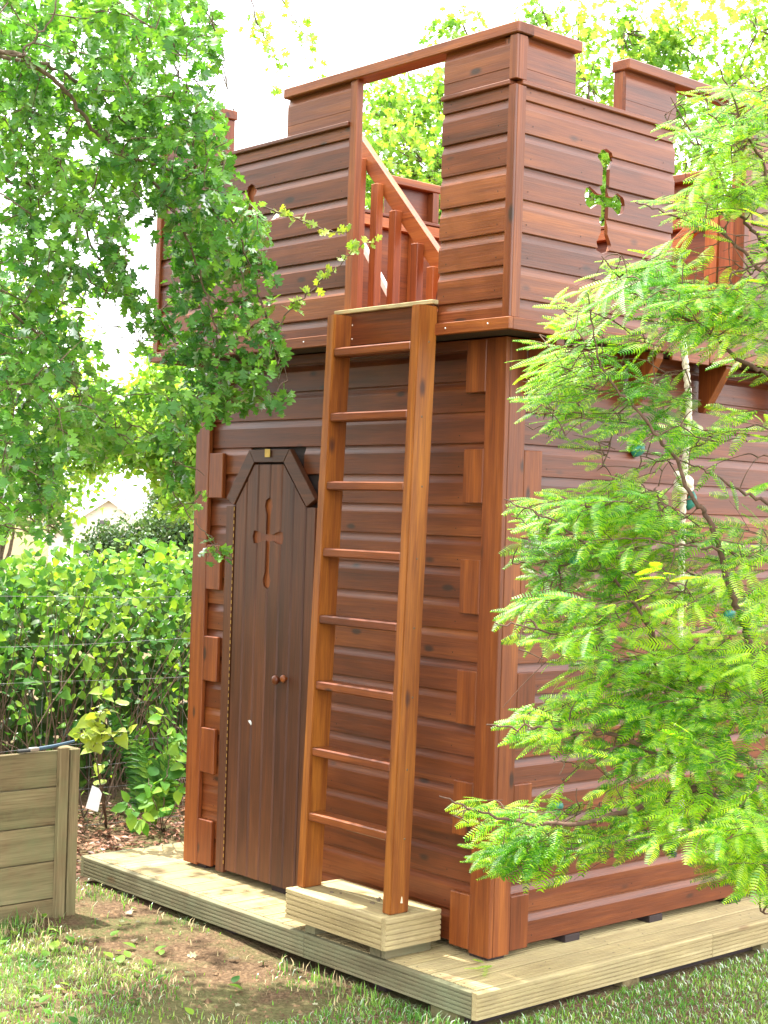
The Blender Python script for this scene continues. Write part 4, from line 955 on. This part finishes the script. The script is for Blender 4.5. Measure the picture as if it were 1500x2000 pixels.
sap = leafy_plant('sapling', 'young sapling with yellow-green leaves and a white tag in front of the hedge', 'sapling', ft,
    [[ray(195, 1520, 8.0), ray(180, 1430, 8.0), ray(195, 1380, 8.0), ray(205, 1340, 8.0)], [ray(195, 1520, 8.0), ray(175, 1440, 8.0), ray(150, 1430, 8.0)], [ray(195, 1450, 8.0), ray(220, 1430, 8.0), ray(250, 1435, 8.0)], [ray(190, 1420, 8.0), ray(215, 1385, 8.0), ray(235, 1380, 8.0)]],
    T_HEART, LEAF_Y, 44, 0.085)
tg = thing('plant_tag', 'white paper tag hanging from the yellow-leaved sapling', 'tag', tuple(ray(190, 1540, 7.9)))
c = [ray(180, 1534, 7.9), ray(193, 1540, 7.9), ray(199, 1550, 7.9), ray(191, 1586, 7.9), ray(167, 1578, 7.9)]
cc = sum(c)/5; bm = bmesh.new(); vs = [bm.verts.new(tuple(p-cc)) for p in c]+[bm.verts.new(tuple(p-cc+0.0015*_f)) for p in c]
bm.faces.new(vs[:5]); bm.faces.new(vs[5:][::-1])
for i in range(5): bm.faces.new((vs[i], vs[(i+1) % 5], vs[5+(i+1) % 5], vs[5+i]))
bmesh.ops.recalc_face_normals(bm, faces=bm.faces); me = bpy.data.meshes.new('tag'); bm.to_mesh(me); bm.free(); link('card', me, plain('white_card', (0.8, 0.78, 0.8), 0.6), tg, cc)
V, F = tube_arrays([ray(183, 1505, 7.92), ray(184, 1520, 7.9), ray(188, 1538, 7.9)], 0.001, 4); o = link('string', mesh_np('string', V, F), BARK, tg); o.location = -tg.location
def make_fern():
    ft = onplane(300, 1625, 2, -0.14); root = thing('fern', 'arching green fern against the hedge beside the castle wall', 'fern', tuple(ft))
    for i in range(13):
        a = RNG.uniform(-0.6, 3.6); l = RNG.uniform(0.55, 0.95); d = np.array([math.cos(a)*0.5, -abs(math.sin(a))*0.15, 1.0]); P = [np.zeros(3), d*l*0.5, d*l*np.array([1.3, 1.3, 0.86])]
        P = smoothpts(P, 9); T = np.gradient(P, axis=0); arr = []
        m = len(P)-4; pp = np.repeat(P[3:-1], 2, 0); tt = unit(np.repeat(T[3:-1], 2, 0)); sd = np.tile([1, -1], m)[:, None]
        side = unit(np.cross(tt, [0.4, -0.8, 0.3])); sz = np.repeat(np.linspace(0.13, 0.03, m), 2)
        V, F = place(T_DIA[0]*np.array([0.45, 1, 1]), T_DIA[1], pp, side*sd+tt*0.5, np.tile([0.5, -0.6, 0.6], (2*m, 1)), sz)
        V2, F2 = tube_arrays(P, np.linspace(0.003, 0.001, len(P)), 3); F2 = np.concatenate([F2[:, [0, 1, 2]], F2[:, [0, 2, 3]]])
        V, F = join([(V, F), (V2, F2)]); link('frond', mesh_np('frond', V, F), LEAF_G, root, root.location)
make_fern()
leafy_plant('bramble', 'green bramble shoots at the foot of the hedge beside the castle', 'shrub', onplane(320, 1625, 2, -0.14),
    [[ray(300, 1560, 7.6), ray(290, 1520, 7.6)], [ray(320, 1540, 7.6), ray(330, 1480, 7.6), ray(322, 1400, 7.6)], [ray(345, 1560, 7.6), ray(350, 1500, 7.6)], [ray(270, 1590, 7.6), ray(250, 1570, 7.6)]], T_OVAL, LEAF_G, 70, 0.085)

# ---- background trees
def bg_tree(name, label, base, blobs, n, size, mat, trunk_r=0.09, T=T_DIA, singles=0, group=None, hubbase=False):
    base = np.array(base); root = thing(name, label, 'tree' if 'tree' in name else 'shrub', tuple(base), group)
    cs = [ray(u, v, d) for u, v, d, r in blobs]; top = max(cs, key=lambda c: c[2]); hub = np.array([base[0], base[1], min(c[2] for c in cs)-0.1]) if hubbase else np.array([np.mean([c[0] for c in cs]), np.mean([c[1] for c in cs]), min(c[2] for c in cs)*0.6+0.4*base[2]])
    branch(root, [base, (base+hub)/2+RNG.normal(0, .05, 3), hub], trunk_r, trunk_r*0.7, BARK, 'trunk', 10)
    for c in cs: branch(root, [hub, (hub+c)/2+RNG.normal(0, .1, 3), c], trunk_r*0.4, 0.008, BARK, 'limb', 6)
    pos, stems = [], []
    tot = sum(r**2 for *_, r in blobs)
    for c, (u, v, d, r) in zip(cs, blobs):
        k = int(n*r*r/tot); ncl = max(6, k//26); q = unit(RNG.normal(0, 1, (ncl, 3)))*(RNG.random(ncl)**0.45)[:, None]*r*np.array([1, 1, 0.85])
        cl = c+q; stems += [np.array([c+0.2*a, c+0.6*a+RNG.normal(0, .03*r, 3), c+a]) for a in q]
        pp = cl[RNG.integers(0, ncl, k)]+RNG.normal(0, 0.13*r+0.03, (k, 3)); pos.append(pp)
    P = np.concatenate(pos); m = len(P)
    V, F = stem_mesh(stems, 0.008, 0.002, 3, 2); o = link('twig', mesh_np('twig', V, F, True), BARK, root); o.location = -root.location; o['kind'] = 'stuff'
    V, F = place(*T, P-base, unit(RNG.normal(0, 1, (m, 3))+np.array([0, 0, -.5])), unit(RNG.normal(0, .6, (m, 3))+np.array([0, 0, 1.0])), RNG.uniform(0.6*size, size, m))
    o = link('crown', mesh_np('crown', V, F), mat, root, root.location); o['kind'] = 'stuff'
    return root
def gz(x, y): return float(ground_z(x, y))
def foot(u, d):
    p = ray(u, 1000, d); return (p[0], p[1], gz(p[0], p[1])-0.05)
bg_tree('maple_tree', 'leafy tree seen through the front opening, behind the castle', foot(800, 12.5), [(780, 250, 12.5, 0.48), (840, 330, 12.2, 0.55), (740, 380, 12.6, 0.5), (820, 470, 12.3, 0.6), (760, 540, 12.6, 0.5), (900, 420, 12.6, 0.6), (860, 200, 12.8, 0.35), (960, 500, 12.9, .7)], 9000, 0.085, LEAF_B, T=T_HAW)
bg_tree('ash_tree', 'airy yellow-green tree rising behind the right side of the castle', foot(1280, 13.5), [(1150, 160, 13.2, 0.50), (1220, 60, 13.4, 0.55), (1330, 90, 13.6, 0.6), (1420, 180, 13.4, 0.6), (1480, 60, 13.2, 0.5), (1300, 230, 13.3, 0.5), (1180, 260, 13.5, 0.55), (1400, 350, 13.8, 0.6), (1130, 40, 13.6, 0.3), (900, 40, 13.8, 0.28), (1060, 20, 13.5, .25), (1160, 380, 13.2, .5), (1230, 420, 13.2, .5), (1180, 300, 13.4, .45)], 5200, 0.10, LEAF_B, T=T_HAW)
bg_tree('lime_tree', 'bright yellow-green tree left of the castle above the hedge', foot(440, 17), [(345, 720, 17, 0.42), (300, 790, 17, 0.42), (370, 830, 16.6, 0.55), (220, 850, 17.4, 0.42), (340, 890, 17, 0.45), (160, 800, 17.4, 0.42), (390, 960, 16.8, 0.40), (150, 880, 17.6, 0.35), (260, 880, 17, .3)], 9000, 0.12, LEAF_B, 0.05, hubbase=True)
bg_tree('sycamore_tree', 'tall green tree behind the hawthorn at the far left', foot(40, 19), [(60, 640, 19, 0.8), (20, 800, 19, 0.9), (100, 900, 19.5, 0.7), (-60, 700, 19, 1.0), (30, 960, 19, 0.8), (-120, 850, 19, 1.0)], 7000, 0.13, LEAF_B)
bg_tree('laurel_shrub', 'dark green rounded shrub in front of the pale gabled house', foot(250, 24), [(190, 1062, 24, 0.30), (240, 1052, 24, 0.42), (300, 1050, 24, 0.45), (350, 1040, 23.6, 0.5), (380, 1060, 23.6, 0.5), (320, 1080, 23.8, .5), (270, 1085, 23.8, .5), (210, 1090, 23.8, .4)], 9000, 0.09, LEAF_D, 0.06)
bg_tree('privet_shrub', 'dark green upright shrub right of the pale gabled house', foot(340, 26), [(330, 990, 26, 0.5), (360, 960, 26, 0.5), (375, 1020, 26, 0.6)], 4500, 0.10, LEAF_D, 0.06)

# ---- unseen trees added outside the frame to darken the castle's front wall
def off_tree(name, label, base, r, n, size, cat='tree', flat=1.0):
    base = np.array(base, float); root = thing(name, label, cat, tuple(base)); c = base+np.array([0, 0, r*flat+1.0])
    branch(root, [base, base+(0.1, 0, 1.0), c], 0.13, 0.05, BARK, 'trunk', 10)
    cl = unit(RNG.normal(0, 1, (n//60, 3)))*(RNG.random(n//60)**0.4)[:, None]*r*np.array([1, 1, flat]); P = c+cl[RNG.integers(0, len(cl), n)]+RNG.normal(0, 0.16*r, (n, 3)); P = P[P[:, 2] > base[2]+0.1]
    V, F = place(*T_DIA, P-base, unit(RNG.normal(0, 1, (len(P), 3))), unit(RNG.normal(0, .7, (len(P), 3))+np.array([0, 0, 1.0])), RNG.uniform(0.6*size, size, len(P)))
    o = link('crown', mesh_np('crown', V, F), LEAF_D, root, root.location); o['kind'] = 'stuff'
off_tree('unseen_tree_left', 'unseen dark tree added left of the castle to darken its front wall', (-7.5, -6.0, -0.2), 2.6, 15000, 0.20, flat=1.1)
off_tree('unseen_tree_front', 'unseen spreading tree added before the castle to darken its front wall', (-2.2, -9.0, -0.2), 2.9, 15000, 0.20, flat=1.0)
off_tree('unseen_tree_far', 'unseen broad dark tree added far to the front left to darken the front wall', (-7.0, -10.5, -0.2), 2.8, 14000, 0.22, flat=1.1)

# ---- far house
def make_house():
    c = ray(215, 985, 60); gzv = gz(c[0], c[1]); root = thing('gabled_house', 'distant pale house with a tiled gable roof beyond the shrubs', 'house', (c[0], c[1], gzv))
    X = _r0; Yd = unit(np.array([_f[0], _f[1], 0])); ap = ray(212, 968, 60)[2]; ev = ap-1.55
    def P(a, b, z): return tuple(np.array([c[0], c[1], 0])+X*a+Yd*b+np.array([0, 0, z]))
    def mesh(name, V, F, mat, par):
        c0 = Vector(wloc(root)); me = bpy.data.meshes.new(name); me.from_pydata([Vector(v)-c0 for v in V], [], F); me.update(); bm = bmesh.new(); bm.from_mesh(me); bmesh.ops.recalc_face_normals(bm, faces=bm.faces); bm.to_mesh(me); bm.free(); o = link(name, me, mat, root, root.location); return o
    w2 = 2.3; V = []
    for b in (0, 7):
        V += [P(-w2, b, gzv), P(w2, b, gzv), P(w2, b, ev), P(0, b, ap-0.08), P(-w2, b, ev)]
    mesh('wall', V, [(0, 1, 2, 3, 4), (9, 8, 7, 6, 5), (0, 5, 6, 1), (1, 6, 7, 2), (4, 9, 5, 0)], plain('cream_render', (0.72, 0.67, 0.58), 0.9), root)
    V = [P(a, b, z) for b in (-0.15, -0.01) for a, z in ((-0.35, ap-1.1), (0.0, ap-1.1), (0.0, ap-0.95), (-0.35, ap-0.95))]
    mesh('wall_lamp', V, [(0, 1, 2, 3), (7, 6, 5, 4), (0, 4, 5, 1), (1, 5, 6, 2), (2, 6, 7, 3), (3, 7, 4, 0)], plain('dark_lamp_metal', (0.08, 0.07, 0.07), 0.6), root)
    tile = plain('grey_roof_tile', (0.34, 0.31, 0.30), 0.8, var=0.2, scale=3)
    for s in (-1, 1):
        V = [P(0, -0.3, ap), P(s*(w2+0.35), -0.3, ev-0.24), P(s*(w2+0.35), 7.3, ev-0.24), P(0, 7.3, ap)]; V += [tuple(np.array(v)-np.array([0, 0, 0.12])) for v in V]
        mesh('roof', V, [(0, 1, 2, 3), (7, 6, 5, 4), (0, 4, 5, 1), (1, 5, 6, 2), (2, 6, 7, 3), (3, 7, 4, 0)], tile, root)
        V = [P(0, -0.36, ap+0.02), P(s*(w2+0.4), -0.36, ev-0.25), P(s*(w2+0.4), -0.31, ev-0.25), P(0, -0.31, ap+0.02)]; V += [tuple(np.array(v)-np.array([0, 0, 0.2])) for v in V]
        mesh('bargeboard', V, [(0, 1, 2, 3), (7, 6, 5, 4), (0, 4, 5, 1), (1, 5, 6, 2), (2, 6, 7, 3), (3, 7, 4, 0)], plain('white_board', (0.75, 0.72, 0.68), 0.6), root)
make_house()

# ------------------------------------------------------------------ grass, mulch, litter
def in_deck(x, y, m=0.0): return (x > DX0-m) & (x < DX1+m) & (y > DY0-m) & (y < DY1+m)
def noise2(x, y, s=0):
    return (np.sin(x*3.1+y*1.7+s)+np.sin(x*5.3-y*4.1+2*s+1)+np.sin(-x*2.2+y*6.3+3*s+2)+0.6*np.sin(x*11+y*9+s))/3.6
def make_grass():
    n = 380000; x = RNG.uniform(-4.2, 3.4, n); y = RNG.uniform(-3.2, 3.6, n); ok = ~in_deck(x, y, 0.01)
    u, v, z = project(np.stack([x, y, np.full(n, -0.12)], 1)); ok &= (z > 3) & (u > -60) & (u < 1560) & (v < 2080) & (v > 1500)
    x, y = x[ok], y[ok]; u = u[ok]; v = v[ok]
    left = (x < -0.25) | (y < -0.9)
    bare = np.exp(-(((x+1.25)/0.75)**2+((y+0.62)/0.34)**2))*1.1+np.exp(-(((x+0.5)/0.5)**2+((y+0.72)/0.22)**2))*0.6+np.exp(-(((x+1.8)/0.3)**2+((y+0.45)/0.25)**2))
    dens = np.where(left, 0.85+0.7*noise2(x, y, 1)-1.0*bare, 1.1+0.3*noise2(x, y, 4))
    dens = np.where(y > 0.0, np.where(x < -2.37, -0.6, dens), dens); dens = np.where((x < -2.4) & (y > -0.5), -0.7, dens)
    k = RNG.random(len(x)) < np.clip(dens, 0.015, 1); x, y = x[k], y[k]; n = len(x); left = left[k]
    z = ground_z(x, y); h = RNG.uniform(0.012, 0.034, n)*np.where(left, 1.15, 0.95)
    tall = np.exp(-(((x+1.85)/0.22)**2+((y+0.85)/0.45)**2)); h *= 1+2.2*tall*RNG.random(n)
    edge = np.exp(-((y-(DY0-0.05))/0.05)**2)*(x < DX1)*(x > -1.0); h *= 1+0.8*edge
    a = RNG.random(n)*6.283; lean = RNG.uniform(0.2, 0.9, n); w = RNG.uniform(0.0014, 0.0028, n)
    dx, dy = np.cos(a), np.sin(a); b = np.stack([x, y, z-0.003], 1); side = np.stack([-dy*w, dx*w, 0*w], 1)
    m1 = b+np.stack([dx*lean*h*0.3, dy*lean*h*0.3, h*0.55], 1); tip = b+np.stack([dx*lean*h, dy*lean*h, h*np.clip(1.1-lean*0.5, .5, 1)], 1)
    V = np.stack([b-side, b+side, m1+side*0.8, m1-side*0.8, tip], 1).reshape(-1, 3)
    i = np.arange(n)*5; F = np.concatenate([np.stack([i, i+1, i+2], 1), np.stack([i, i+2, i+3], 1), np.stack([i+3, i+2, i+4], 1)])
    dry = RNG.random(n) < 0.06+0.26*(left & (y > -1.1))
    for sel, nm, mt, lb in ((~dry, 'grass', GRASS, 'short green lawn grass round the decking'), (dry, 'dry_grass', STRAW, 'pale dry grass blades lying among the green lawn')):
        ii = np.where(sel)[0]*5; V5 = V.reshape(-1, 5, 3)[sel].reshape(-1, 3); j = np.arange(len(ii))*5
        F = np.concatenate([np.stack([j, j+1, j+2], 1), np.stack([j, j+2, j+3], 1), np.stack([j+3, j+2, j+4], 1)])
        o = link(nm, mesh_np(nm, V5, F), mt); tag(o, lb, 'grass', kind='stuff')
    # soil crumbs
    k = 7000; x = RNG.normal(-1.1, 0.75, k); y = RNG.normal(-0.62, 0.28, k); P = np.stack([x, y, ground_z(x, y)], 1); P = P[~in_deck(x, y, .01)]; k = len(P)
    T = np.array([(1, 0, 0), (-.5, .8, 0), (-.5, -.8, 0), (0, 0, .9)], float); TF = np.array([(0, 1, 3), (1, 2, 3), (2, 0, 3)]); a = RNG.random(k)*6.28
    V, F = place(T, TF, P-np.array([0, 0, .001]), np.stack([np.cos(a), np.sin(a), 0*a], 1), unit(np.array([0, 0, 1.0])+RNG.normal(0, .2, (k, 3))), RNG.gamma(1.6, 0.0022, k))
    o = link('soil_crumbs', mesh_np('crumbs', V, F), plain('soil', (0.15, 0.095, 0.055), 1.0, var=0.5, scale=30, spec=0.1)); tag(o, 'loose brown soil crumbs on the bare patch before the decking', 'soil', kind='stuff')
    # weeds
    k = 130; x = RNG.normal(-1.55, 0.5, k); y = RNG.normal(-1.15, 0.35, k); P = np.stack([x, y, ground_z(x, y)+0.01], 1); a = RNG.random(k)*6.28
    ok = ~in_deck(x, y, .05); P = P[ok]; a = a[ok]; k = len(P)
    V, F = place(*T_OVAL, P, np.stack([np.cos(a), np.sin(a), 0.6+0*a], 1), np.tile([0, 0, 1.0], (k, 1)), RNG.uniform(0.025, 0.06, k))
    o = link('weeds', mesh_np('weeds', V, F), LEAF_G); tag(o, 'low broad-leaved weeds in the grass below the compost bin', 'weeds', kind='stuff')
    # litter
    k = 55; x = RNG.uniform(-2.2, 0.6, k); y = RNG.uniform(-1.5, -0.34, k); P = np.stack([x, y, ground_z(x, y)+0.014], 1); a = RNG.random(k)*6.28
    V, F = place(*T_HAW, P, np.stack([np.cos(a), np.sin(a), 0.1+0*a], 1), unit(np.array([0, 0, 1.0])+RNG.normal(0, .3, (k, 3))), RNG.uniform(0.018, 0.05, k))
    m = leafmat('dead_leaf', [(0.2, (0.12, 0.09, 0.05)), (0.5, (0.16, 0.19, 0.09)), (0.8, (0.33, 0.31, 0.20))], trans=0.1, tcol=(1, 1, 1))
    o = link('leaf_litter', mesh_np('litter', V, F), m); tag(o, 'pale fallen leaves scattered on bare soil beside the decking', 'fallen leaves', kind='stuff')
    k = 46; x = np.concatenate([RNG.uniform(-2.3, -0.2, 26), RNG.uniform(0.02, 0.22, 20)]); y = np.concatenate([RNG.uniform(-0.28, 0, 26), RNG.uniform(-0.25, 1.7, 20)]); a = RNG.random(k)*6.28
    V, F = place(*T_DIA, np.stack([x, y, 0*x+0.004], 1), np.stack([np.cos(a), np.sin(a), 0.15+0*a], 1), np.tile([0, 0, 1.0], (k, 1)), RNG.uniform(0.006, 0.014, k))
    o = link('deck_debris', mesh_np('debris', V, F), BARK); tag(o, 'tiny dark plant bits scattered on the deck boards', 'debris', kind='stuff')
    # mulch strip between decking and hedge
    k = 5200; x = RNG.uniform(-3.9, -2.40, k); y = RNG.uniform(-0.6, 2.8, k); a = RNG.random(k)*6.28
    V, F = place(T_DIA[0]*np.array([.6, 1, 1]), T_DIA[1], np.stack([x, y, ground_z(x, y)+RNG.uniform(0.004, 0.035, k)], 1), np.stack([np.cos(a), np.sin(a), RNG.normal(0, .25, k)], 1), unit(np.array([0, 0, 1.0])+RNG.normal(0, .4, (k, 3))), RNG.uniform(0.02, 0.06, k))
    m = leafmat('bark_chip', [(0.2, (0.07, 0.028, 0.018)), (0.5, (0.17, 0.065, 0.035)), (0.8, (0.30, 0.15, 0.09))], trans=0.02, tcol=(1, 1, 1))
    o = link('bark_mulch', mesh_np('mulch', V, F), m); tag(o, 'red-brown bark mulch between the decking and the hedge', 'mulch', kind='stuff')
make_grass()
